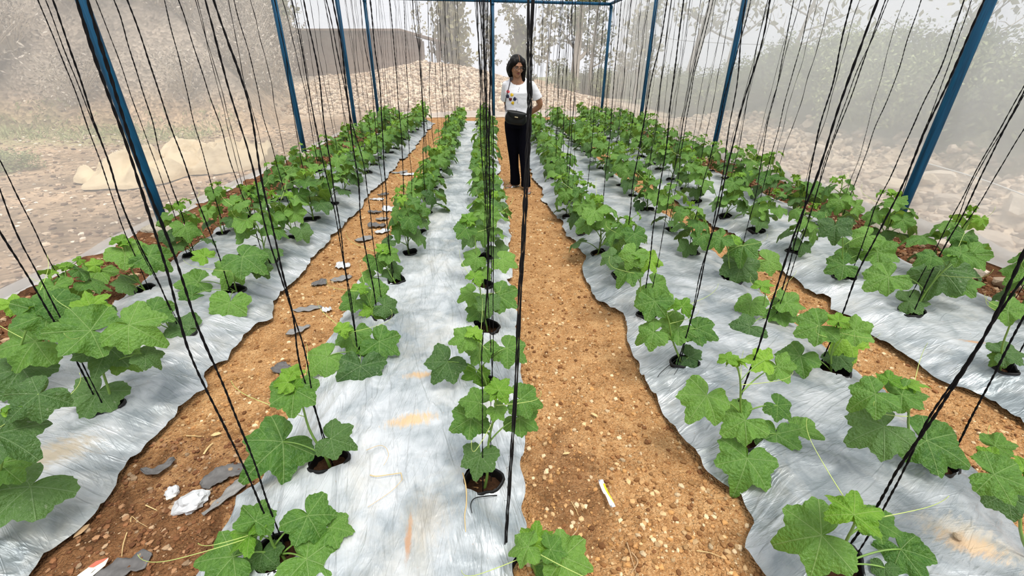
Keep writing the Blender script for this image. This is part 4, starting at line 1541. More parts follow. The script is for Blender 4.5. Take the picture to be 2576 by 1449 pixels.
# ---- vegetation
def leaf_cloud(centers, n_per, spread, ls, seed, droop=.0, elong=1.6):
    """many small leaves gathered around the given points: returns V, F, tint"""
    r = np.random.default_rng(seed)
    C = np.repeat(np.asarray(centers, float), n_per, 0)
    n = len(C)
    P = C + r.normal(size=(n, 3)) * spread
    d = r.normal(size=(n, 3))
    d /= np.linalg.norm(d, axis=1)[:, None]
    d[:, 2] -= droop
    e = r.normal(size=(n, 3))
    e -= d * (e * d).sum(1)[:, None]
    e /= np.linalg.norm(e, axis=1)[:, None]
    s = ls * r.uniform(.6, 1.3, n)[:, None]
    V = np.stack([P - d * s * elong * .5, P + e * s * .5, P + d * s * elong * .5, P - e * s * .5], 1).reshape(-1, 3)
    F = np.arange(n * 4).reshape(n, 4)
    t = np.repeat(r.random(n), 4)
    T = np.stack([t, t, t, np.ones_like(t)], -1)
    return V, F, T


def shrub_mesh(seed, mat, R, H, n, ls):
    r = np.random.default_rng(seed)
    c = []
    while len(c) < n:
        p = r.uniform(-1, 1, 3)
        if (p ** 2).sum() < 1 and (p ** 2).sum() > .12:
            q = 1 + .35 * math.sin(5 * p[0] + seed) * math.cos(4 * p[1] + seed)
            c.append((p[0] * R * q, p[1] * R * q, max(.05, H * .5 + p[2] * H * .55 * q)))
    V, F, T = leaf_cloud(c, 15, R * .11, ls, seed + 1, .2)
    return mesh(V, F, mat, smooth=False, attr=T, name='foliage'), c


def twigs(mb, base, H, R, n, seed, r0=.02):
    r = random.Random(seed)
    for _ in range(n):
        a = r.uniform(0, 6.28)
        q = r.uniform(.2, 1) * R
        e = Vector((math.cos(a) * q, math.sin(a) * q, H * r.uniform(.6, 1.05)))
        m_ = Vector((e.x * .35, e.y * .35, e.z * .6))
        mb.tube(bezier(base, Vector(base) + m_, Vector(base) + e, 6), [r0, r0 * .8, r0 * .6, r0 * .5, r0 * .35, r0 * .2], 4)


SHR = []
for k in range(5):
    me, c = shrub_mesh(900 + k, M['shrub'] if k % 2 else M['shrub_dark'], .85, 1.7, 210, .058)
    mb = MB()
    twigs(mb, (0, 0, -.1), 1.5, .8, 12, 930 + k, .022)
    SHR.append((me, mb.mesh(M['bark'], name='branches')))


def shrub(x, y, s, k, label, group, zs=1.0):
    z = float(outer_z(np.array(x), np.array(y)))
    root = thing('shrub', label, 'shrub', (x, y, z - .05), random.uniform(0, 6.28), group)
    root.scale = (s, s, s * zs)
    ob('foliage', SHR[k][0], root)
    ob('branches', SHR[k][1], root)
    return root


for k in range(62):
    t = k / 61
    y = 0.6 + 17.5 * t + random.uniform(-.4, .4)
    for x0, s in ((random.uniform(6.6, 7.4), random.uniform(.55, .78)), (random.uniform(8.2, 9.6), random.uniform(.60, .78))):
        if x0 > 8 and k % 2:
            continue
        shrub(x0 + (.8 if y < 3 else 0), y, s, random.randrange(5), 'dusty green shrub on the bank beyond the rubble strip', 'green shrubs on the bank')
for k in range(22):
    shrub(random.uniform(1.6, 10), random.uniform(22.5, 27), random.uniform(.5, .8), random.randrange(5), 'hazy green shrub below the trees behind the far net', 'shrubs behind the rubble mound')
for (x, y, s) in [(-7.3, 7.2, .42), (-8.0, 7.6, .38), (-7.9, 6.8, .34)]:
    shrub(x, y, s, 1, 'low patch of green plants on the ground beyond the cream tarp', 'low green plants beyond the tarp', .5)

BR = []
for k in range(5):
    r = np.random.default_rng(960 + k)
    c = np.stack([r.normal(size=150) * .42, r.normal(size=150) * .42, r.uniform(.1, 1.3, 150)], -1)
    V, F, T = leaf_cloud(c, 12, .13, .036, 970 + k, .2, 2.6)
    mb = MB()
    twigs(mb, (0, 0, -.1), 1.6, 1.1, 60, 980 + k, .011)
    BR.append((mesh(V, F, M['brush'], False, attr=T, name='dead_leaves'), mb.mesh(M['pale_twig'], name='twigs')))
n_ = 0
while n_ < 88:
    x, y = random.uniform(-20, -6.2), random.uniform(11.5, 24)
    z = float(outer_z(np.array(x), np.array(y)))
    if z < .35 or (x > -9.8 and y > 21.5):
        continue
    if x > -.32 * y - 1.5:
        continue
    root = thing('dry_bush', 'dry brown bush on the bank beyond the cream tarp', 'bush', (x, y, z - .05), random.uniform(0, 6.28), 'dry bushes on the bank')
    q = random.uniform(.8, 1.5)
    root.scale = (q, q, q)
    kk = random.randrange(5)
    ob('dead_leaves', BR[kk][0], root)
    ob('twigs', BR[kk][1], root)
    n_ += 1
# grass along the foot of the bank
c = np.stack([rng.uniform(-12.5, -6.2, 600), rng.uniform(10.0, 12.3, 600), np.zeros(600)], -1)
c[:, 2] = outer_z(c[:, 0], c[:, 1]) + .06
V, F, T = leaf_cloud(c, 4, .05, .030, 990, -.9, 3.4)
tag(ob('grass', mesh(V, F, M['weed'], False, attr=T)), 'pale green grass along the foot of the dry bank', 'grass', kind='stuff')


def tree(x, y, H, lean, crown, seed, label, leafmat, r0=.13, nb=9, fork=.45, ls=.11, group='trees behind the nets', lo=.35, dens=9, spread=.16):
    """trunk with real branches, leaf clusters at the branch ends"""
    rnd = random.Random(seed)
    z = float(outer_z(np.array(x), np.array(y))) - .1
    mb = MB()
    top = Vector((lean[0], lean[1], H))
    trunk = bezier((0, 0, 0), Vector((lean[0] * .3 + rnd.uniform(-.1, .1), lean[1] * .3, H * .5)), top, 14)
    mb.tube(trunk, [r0 * (1 - .8 * i / 13) for i in range(14)], 9)
    ends = []
    for k in range(nb):
        t = lo + (1 - lo) * k / nb
        a = trunk[min(13, int(t * 13))]
        ang = k * 2.4 + rnd.uniform(-.5, .5)
        L = crown * (1.1 - .65 * (t - lo) / (1 - lo)) * rnd.uniform(.7, 1.15)
        e = a + Vector((math.cos(ang) * L, math.sin(ang) * L, L * rnd.uniform(.35, 1.0)))
        br = bezier(a, a.lerp(e, .5) + Vector((0, 0, -.1 * L)), e, 7)
        rb = r0 * (1 - .75 * t) * .55
        mb.tube(br, [rb * (1 - .8 * i / 6) for i in range(7)], 6)
        for j in range(3):
            s_ = br[2 + j]
            e2 = s_ + Vector((rnd.uniform(-1, 1), rnd.uniform(-1, 1), rnd.uniform(0, .9))) * L * .45
            mb.tube([s_, s_.lerp(e2, .5) + Vector((0, 0, .03)), e2], [rb * .4, rb * .3, rb * .12], 4)
            ends += [e2, s_.lerp(e2, .6)]
        ends += [e, br[5]]
    ends.append(top)
    root = thing('tree', label, 'tree', (x, y, z), 0, group)
    ob('trunk', mb.mesh(M['bark']), root)
    if dens:
        V, F, T = leaf_cloud([p[:] for p in ends], dens, spread * max(crown, .5), ls, seed, .25, 1.7)
        ob('foliage', mesh(V, F, leafmat, False, attr=T), root)
    return root


tree(-1.85, 27, 5.4, (.1, 0), .85, 1, 'slender leafy tree rising behind the rubble mound beside the shed', M['tree_leaf'], .09, 24, ls=.17, lo=.12, dens=16, spread=.30)
tree(-4.1, 31, 5.0, (.1, 0), .7, 2, 'thin bare-branched tree above the shed porch', M['tree_leaf'], .05, 10, ls=.1, dens=2)
tree(0.2, 30, 3.8, (0, 0), .6, 12, 'small thin sapling between the slender tree and the hanging twines', M['tree_leaf'], .04, 10, ls=.12, dens=5)
tree(1.75, 29, 7.2, (-.1, 0), 1.0, 3, 'tall thin tree directly behind the woman', M['tree_leaf'], .08, 14, ls=.13, lo=.3, dens=8)
tree(2.0, 29, 3.4, (0, 0), .8, 4, 'short bushy tree behind the woman, below the tall thin tree', M['tree_dark'], .06, 16, ls=.14, lo=.15, dens=14)
tree(4.35, 24, 6.6, (.35, 0), 1.25, 5, 'thick-trunked forked tree behind the far net, right of the woman', M['tree_dark'], .24, 12, ls=.13, lo=.28, dens=11)
tree(5.25, 24.5, 6.0, (.2, 0), 1.0, 6, 'slim grey tree beside the thick-trunked forked tree', M['tree_dark'], .11, 12, ls=.12, lo=.25, dens=9)
tree(3.1, 25, 4.2, (.2, 0), .8, 7, 'thin leaning tree between the woman and the thick-trunked tree', M['tree_leaf'], .05, 10, ls=.12, lo=.3, dens=7)
tree(6.3, 20, 3.6, (.1, 0), .9, 13, 'small leafy tree just right of the far corner post', M['tree_leaf'], .06, 14, ls=.12, lo=.2, dens=12)
tree(7.35, 17.6, 6.4, (1.2, 0), 1.1, 8, 'bent grey-trunked tree behind the rubble-side net, beyond the third post', M['tree_leaf'], .20, 10, ls=.12, lo=.45, dens=7)
tree(8.5, 17, 6.2, (.5, 0), 1.4, 9, 'tall bare-branched tree right of the bent grey trunk', M['tree_leaf'], .12, 12, ls=.11, lo=.4, dens=5)
tree(9.0, 14.5, 5.0, (.9, 0), 1.5, 10, 'spreading tree with thin bare branches above the bank shrubs', M['tree_leaf'], .08, 12, ls=.11, lo=.4, dens=5)
tree(9.2, 9.5, 3.2, (.5, -.3), 1.3, 11, 'thorny grey bush-tree sticking out above the bank shrubs', M['tree_leaf'], .06, 12, ls=.08, lo=.3, dens=3)
for k, (x, y, H) in enumerate([(-13.5, 17, 5.5), (-12, 19, 6.5), (-15.5, 18, 6), (-10.9, 20, 5.0), (-17, 20, 6), (-14.5, 21, 7), (-18.5, 15, 6), (-20, 18, 6)]):
    tree(x, y, H, (random.uniform(-.5, .8), 0), 1.7, 40 + k, 'thin grey-green tree on top of the dry bank', M['tree_dark'] if k % 2 else M['tree_leaf'], .12, 13, ls=.15, lo=.3, dens=8, group='trees on the dry bank', spread=.2)
tree(-9.6, 24, 3.0, (.2, 0), .9, 60, 'bushy tree left of the shed roof', M['tree_dark'], .08, 14, ls=.16, lo=.25, dens=14)


def cable(pts, r, mat, name, label, cat, group=None):
    b = MB()
    b.tube(spline(pts, 30), r, 5)
    tag(ob(name, b.mesh(mat)), label, cat, group)


cable([at_y(1540, 62, 22), at_y(1700, 100, 19), at_y(2050, 118, 12), at_y(2260, 135, 9.5), at_y(2576, 152, 8), at_y(2800, 165, 7.5)], .008, M['cable'], 'overhead_cable', 'upper thin grey cable strung above the bank shrubs', 'cable')
cable([at_y(2240, 141, 9.5), at_y(2330, 146, 9), at_y(2576, 160, 8), at_y(2800, 172, 7.5)], .006, M['cable'], 'overhead_cable', 'lower shorter grey cable just under the strung one', 'cable')
cable([(4.62, 4.6, .62), (4.95, 4.0, .50), (5.05, 3.2, .33), (5.0, 2.4, .16)], .006, M['cord'], 'guy_cord', 'white guy cord slanting to the rubble outside the nearest rubble-side post', 'cord')


# ------------------------------------------------------------------ the woman
PX, PY = 0.385, 5.86


def loft(bmv, secs, n=20, cap=True):
    """secs: (x, y, z, rx, ry); horizontal ellipse sections"""
    V, F = [], []
    for (x, y, z, rx, ry) in secs:
        for j in range(n):
            a = 2 * PI * j / n
            V.append((x + rx * math.cos(a), y + ry * math.sin(a), z))
    k = len(secs)
    for i in range(k - 1):
        for j in range(n):
            F.append([i * n + j, i * n + (j + 1) % n, (i + 1) * n + (j + 1) % n, (i + 1) * n + j])
    if cap:
        F.append(list(range(n))[::-1])
        F.append([(k - 1) * n + j for j in range(n)])
    bmv.add(V, F)


def ball(mb, c, r, sub=ICO2):
    V = sub[0] * np.array(r) + np.array(c)
    mb.add(V, sub[1].tolist())


def fuse(mb, voxel, smooth=2, name='body'):
    """union of the shapes as one continuous skin"""
    me = mesh(np.array(mb.V), mb.F, [], True)
    o = bpy.data.objects.new('tmp', me)
    COL.objects.link(o)
    r_ = o.modifiers.new('r', 'REMESH')
    r_.mode = 'VOXEL'
    r_.voxel_size = voxel
    r_.use_smooth_shade = True
    s_ = o.modifiers.new('s', 'SMOOTH')
    s_.iterations = smooth
    s_.factor = .5
    dg = bpy.context.evaluated_depsgraph_get()
    res = bpy.data.meshes.new_from_object(o.evaluated_get(dg))
    res.name = name
    bpy.data.objects.remove(o)
    bpy.data.meshes.remove(me)
    return res


def limb(mb, pts, rad, n=14):
    mb.tube(spline(pts, 4 * len(pts)), list(np.interp(np.linspace(0, 1, 4 * len(pts)), np.linspace(0, 1, len(rad)), rad)), n)
    ball(mb, pts[0], rad[0])
    ball(mb, pts[-1], rad[-1])


# arms: her left arm (towards the rubble side) bows out, both hands meet behind the back
SHL, ELL, WRL = (.158, .0, 1.285), (.285, .060, 1.060), (.110, .165, .925)
SHR_, ELR, WRR = (-.142, .03, 1.285), (-.128, .165, 1.06), (-.040, .190, .90)
HC = Vector((-.018, -.025, 1.486))      # head centre
HR = Matrix.Rotation(math.radians(16), 3, 'Z') @ Matrix.Rotation(math.radians(13), 3, 'X') @ Matrix.Rotation(math.radians(3), 3, 'Y')


def hd(p):
    """head coordinates: x to her left, -y forward, z up; from the head's centre"""
    return HC + HR @ (Vector(p) * 1.05)


body = MB()
# head: skull, jaw, cheeks, nose, brow, chin, ears
head_shapes = [((0, .012, .030), (.070, .088, .082)), ((0, -.012, -.020), (.062, .072, .070)), ((0, -.030, -.060), (.046, .050, .046)), ((0, -.060, -.088), (.020, .018, .016)),
               ((.030, -.052, -.025), (.026, .026, .026)), ((-.030, -.052, -.025), (.026, .026, .026)), ((0, -.066, .022), (.044, .016, .018)),
               ((0, -.082, -.012), (.0085, .010, .026)), ((0, -.092, -.028), (.011, .011, .009)), ((.009, -.084, -.030), (.008, .009, .007)), ((-.009, -.084, -.030), (.008, .009, .007)),
               ((0, -.072, -.056), (.022, .012, .010)), ((.072, .012, -.012), (.009, .018, .028)), ((-.072, .012, -.012), (.009, .018, .028))]
for c_, r_ in head_shapes:
    V = ICO3[0] * np.array(r_) + np.array(c_)
    body.add([hd(v) for v in V], ICO3[1].tolist())
limb(body, [hd((0, .012, -.05)), (-.008, .010, 1.375), (-.002, .020, 1.315)], [.049, .053, .072])
# torso under the shirt
loft(body, [(0, .02, .88, .145, .095), (0, .02, 1.0, .118, .080), (.0, .015, 1.12, .128, .088), (.0, .010, 1.22, .138, .086), (.0, .018, 1.30, .130, .066), (0, .022, 1.345, .062, .050)])
limb(body, [SHL, (.225, .026, 1.175), ELL, (.205, .120, .985), WRL], [.044, .040, .035, .034, .023])
limb(body, [SHR_, (-.140, .100, 1.18), ELR, (-.090, .185, .975), WRR], [.047, .041, .034, .032, .023])


def hand(mb, wrist, d, up, side, curl_):
    """palm, four bent fingers of unequal length and a thumb from the side of the palm"""
    w_, d, up = Vector(wrist), Vector(d).normalized(), Vector(up).normalized()
    s_ = d.cross(up) * side
    pc = w_ + d * .048
    V = [pc + d * v[0] * .046 + s_ * v[1] * .038 + up * v[2] * .016 for v in ICO2[0]]
    mb.add(V, ICO2[1].tolist())
    for k, L in enumerate((.066, .074, .070, .056)):
        b = w_ + d * .082 + s_ * (-.027 + .018 * k)
        f1 = b + (d * .9 - up * .3 * curl_).normalized() * L * .42
        f2 = f1 + (d * .55 - up * .8 * curl_).normalized() * L * .32
        f3 = f2 + (d * .1 - up * 1.0 * curl_).normalized() * L * .26
        mb.tube([b - d * .02, b, f1, f2, f3], [.0092, .0092, .0086, .0080, .0066], 8)
        ball(mb, f3, .0066, ICO1)
    t0 = w_ + d * .03 - s_ * .034
    t1 = t0 + (d * .6 - s_ * .7 - up * .2).normalized() * .034
    t2 = t1 + (d * .9 - s_ * .2 - up * .5).normalized() * .026
    mb.tube([w_ + d * .02 - s_ * .02, t0, t1, t2], [.012, .0115, .0095, .0075], 8)
    ball(mb, t2, .0075, ICO1)


hand(body, WRL, (-.9, .10, -.35), (.1, 1, 0), 1, 1)
hand(body, WRR, (.9, .05, -.30), (.1, 1, 0), -1, 1)
# legs and feet; her right foot points towards the shed side, her left foot towards the camera
LEGL = [(.085, .02, .90), (.098, .0, .50), (.118, -.03, .10)]
LEGR = [(-.075, .03, .90), (-.045, .06, .50), (-.008, .14, .10)]
limb(body, LEGL, [.085, .056, .036])
limb(body, LEGR, [.085, .056, .036])


def foot(mb, heel, toe):
    h_, t_ = Vector(heel), Vector(toe)
    d = (t_ - h_).normalized()
    s_ = Vector((-d.y, d.x, 0))
    L = (t_ - h_).length
    for q, rx, rz, zz in ((.0, .026, .028, .028), (.25, .028, .034, .034), (.5, .034, .026, .027), (.74, .040, .017, .019)):
        c = h_ + d * (q * L)
        V = [c + d * v[0] * L * .20 + s_ * v[1] * rx + Vector((0, 0, zz + v[2] * rz)) for v in ICO2[0]]
        mb.add(V, ICO2[1].tolist())
    mb.tube([h_ + d * .04 * L + Vector((0, 0, .11)), h_ + d * .10 * L + Vector((0, 0, .05))], [.036, .03], 12)
    ends = []
    for k in range(5):
        b = h_ + d * (.80 * L) + s_ * (-.032 + .0155 * k)
        ll = L * (.22, .20, .18, .16, .13)[k]
        rt = (.0125, .0095, .009, .0085, .008)[k]
        e = b + d * ll
        mb.tube([b + Vector((0, 0, .016)), b + d * ll * .5 + Vector((0, 0, .015)), e + Vector((0, 0, .011))], [rt, rt, rt * .85], 8)
        ball(mb, e + Vector((0, 0, .011)), rt * .85, ICO1)
        ends.append((e + Vector((0, 0, .011 + rt * .6)), d, rt))
    return ends


FL = ((.122, -.005, .012), (.142, -.205, .012))
FR = ((.005, .165, .012), (-.105, .105, .012))
FR = ((.02, .185, .012), (-.125, .075, .012))
tl = foot(body, *FL)
tr = foot(body, *FR)
woman = ob('person', fuse(body, .0052, 2, 'person'))
woman.data.materials.clear()
woman.data.materials.append(M['skin'])
tag(woman, 'woman in white embroidered T-shirt and black trousers standing on the path, looking down', 'person')
woman.location = (PX, PY, 0)

# ---- T-shirt
sh_ = MB()
loft(sh_, [(.004, .02, .895, .166, .122), (.0, .02, .955, .158, .116), (.0, .018, 1.03, .150, .108), (.0, .012, 1.12, .156, .110), (.002, .006, 1.20, .166, .112), (.004, .014, 1.27, .168, .092), (.004, .020, 1.312, .152, .076), (.002, .022, 1.345, .118, .070), (.0, .024, 1.372, .084, .062)])
mbv = [SHL, (.218, .022, 1.190), (.246, .036, 1.135)]
sh_.tube(spline(mbv, 8), [.056, .057, .058, .059, .060, .062, .064, .066], 18)
ball(sh_, SHL, (.056, .056, .052))
sh_.tube(spline([SHR_, (-.148, .075, 1.19), (-.146, .115, 1.12)], 8), [.054, .055, .056, .057, .058, .060, .062, .064], 18)
ball(sh_, SHR_, (.054, .056, .052))
me = fuse(sh_, .0075, 3, 't_shirt')
# neckline: cut away what lies inside the collar opening; open the hem
bm = bmesh.new()
bm.from_mesh(me)
nc = Vector((-.006, -.022, 1.362))
kill = [v for v in bm.verts if v.co.z < .902]
bmesh.ops.delete(bm, geom=kill, context='VERTS')
for v in bm.verts:
    if v.is_boundary:
        v.co.z = .898
for v in bm.verts:
    nn = mnoise.noise(v.co * 9.0) * .5 + mnoise.noise(Vector((v.co.x * 6 + v.co.z * 9, v.co.y * 6, v.co.z * 22))) * .5
    v.co += v.normal * (0 if v.is_boundary else nn * .006)
# close the hem for a clean cut at the collar
bmesh.ops.holes_fill(bm, edges=[e for e in bm.edges if e.is_boundary])
bm.to_mesh(me)
bm.free()
so_ = bpy.data.objects.new('tmp', me)
cu_ = bpy.data.objects.new('tmp2', mesh(ICO3[0] * np.array([.094, .084, .086]) + np.array(nc), ICO3[1], [], True))
COL.objects.link(so_)
COL.objects.link(cu_)
bo_ = so_.modifiers.new('b', 'BOOLEAN')
bo_.object = cu_
bo_.operation = 'DIFFERENCE'
bo_.solver = 'EXACT'
me2 = bpy.data.meshes.new_from_object(so_.evaluated_get(bpy.context.evaluated_depsgraph_get()))
bpy.data.objects.remove(so_)
bpy.data.objects.remove(cu_)
me = me2
bm = bmesh.new()
bm.from_mesh(me)
inside = []
for f_ in bm.faces:
    c_ = f_.calc_center_median() - nc
    if (c_.x / .094) ** 2 + (c_.y / .084) ** 2 + (c_.z / .086) ** 2 < 1.004 or len(f_.verts) > 12 or (c_ + nc).z < .8985:
        inside.append(f_)
bmesh.ops.delete(bm, geom=inside, context='FACES')
for f_ in bm.faces:
    f_.smooth = True
bm.to_mesh(me)
bm.free()
me.materials.clear()
me.materials.append(M['shirt'])
shirt = ob('t_shirt', me, woman)
tag(shirt, 'white cotton T-shirt with embroidered flowers')
so = shirt.modifiers.new('thick', 'SOLIDIFY')
so.thickness = .003
bvh = BVHTree.FromPolygons([v.co[:] for v in me.vertices], [p.vertices[:] for p in me.polygons])


def on_shirt(x, z, off=.0025):
    hit = bvh.ray_cast(Vector((x, -1, z)), Vector((0, 1, 0)))
    return hit[0] + Vector((0, -off, 0)) if hit[0] is not None else Vector((x, -.1, z))


def patch(outline, mat, name, off=.003):
    """a stitched shape laid on the front of the shirt"""
    cx = sum(p[0] for p in outline) / len(outline)
    cz = sum(p[1] for p in outline) / len(outline)
    n = len(outline)
    V = [on_shirt(cx, cz, off + .003)]
    for q in (.5, 1.0):
        V += [on_shirt(cx + (p[0] - cx) * q, cz + (p[1] - cz) * q, off if q == 1 else off + .0022) for p in outline]
    F = [[0, 1 + (k + 1) % n, 1 + k] for k in range(n)] + [[1 + k, 1 + (k + 1) % n, 1 + n + (k + 1) % n, 1 + n + k] for k in range(n)]
    return ob(name, mesh(V, F, M[mat]), shirt)


def flower(x, z, s, rot, mat):
    out_ = [(-.30, -.9), (-.75, -.4), (-.85, .35), (-.6, .95), (-.28, .45), (0, 1.05), (.28, .45), (.6, .95), (.85, .35), (.75, -.4), (.30, -.9)]
    c, s__ = math.cos(rot), math.sin(rot)
    patch([(x + s * (a * c - b * s__), z + s * (a * s__ + b * c)) for a, b in out_], mat, 'embroidered_flower')


def sx_at(u):
    return (u - 1305) * .00478 + .005


def sz_at(v):
    return 1.0 + (278 - v) * .00452


for (u, v, s, r_, m_) in [(1278, 230, .021, -.9, 'red'), (1287.5, 238, .021, -.6, 'yellow'), (1277, 242, .023, .5, 'navy'), (1284, 249, .022, -.1, 'maroon'), (1295, 248, .024, -.7, 'navy'), (1290, 258, .021, 2.6, 'yellow')]:
    flower(sx_at(u), sz_at(v), s, r_, m_)
for (u, v) in [(1306, 221), (1305, 225), (1303.5, 229.5), (1302, 248.5), (1302.5, 252.5), (1302, 257), (1300, 275)]:
    p_ = on_shirt(sx_at(u), sz_at(v), .004)
    b = MB()
    ball(b, p_, (.0045, .002, .0045), ICO1)
    ob('button', b.mesh(M['button']), shirt)

# ---- trousers
tr_ = MB()
loft(tr_, [(.002, .02, 1.0, .132, .098), (.004, .02, .95, .150, .108), (.004, .024, .86, .166, .118), (.004, .026, .79, .164, .112)])
sl = [(.086, .018, .86, .086, .096), (.086, .012, .74, .086, .092), (.088, .005, .60, .080, .084), (.096, -.005, .47, .072, .076), (.107, -.015, .30, .062, .070), (.120, -.022, .14, .064, .074), (.122, -.024, .055, .066, .080)]
sr = [(-.080, .035, .86, .086, .096), (-.070, .045, .74, .086, .092), (-.054, .055, .60, .080, .084), (-.042, .070, .47, .070, .074), (-.028, .100, .30, .062, .070), (-.014, .120, .15, .064, .074), (-.012, .130, .050, .066, .080)]
loft(tr_, sl)
loft(tr_, sr)
me = fuse(tr_, .0080, 3, 'trousers')
for v in me.vertices:
    nn = mnoise.noise(Vector((v.co.x * 8, v.co.y * 8, v.co.z * 5))) * .006 + mnoise.noise(Vector((v.co.x * 5, v.co.y * 5, v.co.z * 26))) * .004 * max(0, 1 - v.co.z * 2.2)
    v.co += v.normal * nn
me.materials.clear()
me.materials.append(M['trouser'])
tag(ob('trousers', me, woman), 'long black trousers')

# ---- hair: centre parting, falls to the shoulder on her left, tucked behind on her right
hair = MB()
for c_, r_ in [((0, .022, .045), (.082, .094, .078)), ((0, .045, -.005), (.082, .068, .095)), ((.052, -.005, .050), (.040, .074, .048)), ((-.052, -.005, .050), (.040, .074, .048))]:
    V = ICO3[0] * np.array(r_) + np.array(c_)
    hair.add([hd(v) for v in V], ICO3[1].tolist())


def lock(pts, rad, fl=1.0):
    hair.tube(spline([hd(p) for p in pts], 14), list(np.interp(np.linspace(0, 1, 14), np.linspace(0, 1, len(rad)), rad)), 12, flat=fl)


lock([(.026, -.035, .086), (.064, -.042, .045), (.080, -.022, -.020), (.084, -.018, -.085), (.086, -.030, -.150), (.080, -.045, -.195)], [.014, .026, .028, .028, .024, .006])
lock([(.050, .010, .050), (.086, .010, .0), (.090, .012, -.07), (.088, .004, -.14), (.082, -.010, -.190)], [.034, .034, .034, .032, .008])
lock([(.020, .080, .02), (.040, .086, -.06), (.044, .080, -.14), (.045, .06, -.19)], [.06, .058, .05, .02])
lock([(-.026, -.035, .086), (-.066, -.036, .048), (-.078, -.008, .0), (-.070, .040, -.050), (-.040, .070, -.085)], [.014, .027, .029, .034, .030])
lock([(-.020, .080, .02), (-.040, .084, -.05), (-.02, .080, -.13)], [.06, .056, .03])
me = fuse(hair, .0055, 2, 'hair')
me.materials.clear()
me.materials.append(M['hair'])
ho = ob('hair', me, woman)
tag(ho, 'dark straight hair with a centre parting')
b = MB()
hb = BVHTree.FromPolygons([v.co[:] for v in me.vertices], [p.vertices[:] for p in me.polygons])
pp = []
for k in range(9):
    a = math.radians(28 + 62 * k / 8)
    o_, d_ = hd((0, 0, .03)), HR @ Vector((0, -math.cos(a), math.sin(a)))
    hit = hb.ray_cast(o_ + d_ * .3, -d_)
    if hit[0] is not None:
        pp.append(hit[0] + d_ * .0008)
if len(pp) > 2:
    b.tube(pp, .0022, 5)
    ob('parting', b.mesh(M['skin']), ho)

# ---- face
for sg in (1, -1):
    b = MB()
    c_ = Vector((sg * .029, -.0725, .0))
    b.add([hd(c_ + Vector((v[0] * .0125, v[1] * .006, v[2] * .0038))) for v in ICO2[0]], ICO2[1].tolist())
    e = ob('eye', b.mesh(M['eye_white']), woman)
    b = MB()
    b.add([hd(c_ + Vector((v[0] * .0050 + .001, v[1] * .003 - .0045, v[2] * .0036 - .0010))) for v in ICO2[0]], ICO2[1].tolist())
    ob('iris', b.mesh(M['iris']), e)
    b = MB()
    b.tube([hd((sg * .013, -.0795, .018)), hd((sg * .028, -.0800, .0225)), hd((sg * .046, -.0680, .018))], [.0026, .0032, .0016], 6)
    ob('eyebrow', b.mesh(M['hair']), woman)
    b = MB()
    b.tube([hd((sg * .016, -.0775, .003)), hd((sg * .029, -.0800, .0050)), hd((sg * .042, -.0720, .0015))], .0020, 5)
    ob('eyelid', b.mesh(M['iris']), woman)
b = MB()
b.tube([hd((-.024, -.0735, -.0535)), hd((-.010, -.0845, -.0495)), hd((0, -.0850, -.0510)), hd((.010, -.0845, -.0495)), hd((.024, -.0735, -.0535))], [.001, .0038, .0036, .0038, .001], 8)
b.tube([hd((-.023, -.0735, -.0545)), hd((0, -.0850, -.0590)), hd((.023, -.0735, -.0545))], [.001, .0052, .001], 8)
ob('lips', b.mesh(M['lips']), woman)
# glasses
gl = MB()
for sg in (1, -1):
    rim = [hd((sg * .031 + .0225 * math.cos(a), -.0955 + .16 * abs(.031 * 0 + .0225 * math.cos(a) * sg) * .35, -.002 + .0185 * math.sin(a))) for a in [2 * PI * k / 26 for k in range(27)]]
    gl.tube(rim, .0021, 6, cap=False)
    gl.tube([hd((sg * .0525, -.091, .006)), hd((sg * .072, -.070, .006)), hd((sg * .078, .005, .002))], .0018, 6)
gl.tube([hd((-.009, -.0955, .004)), hd((0, -.0985, .007)), hd((.009, -.0955, .004))], .0018, 6)
tag(ob('glasses', gl.mesh(M['frames']), woman), 'dark round-rimmed glasses')


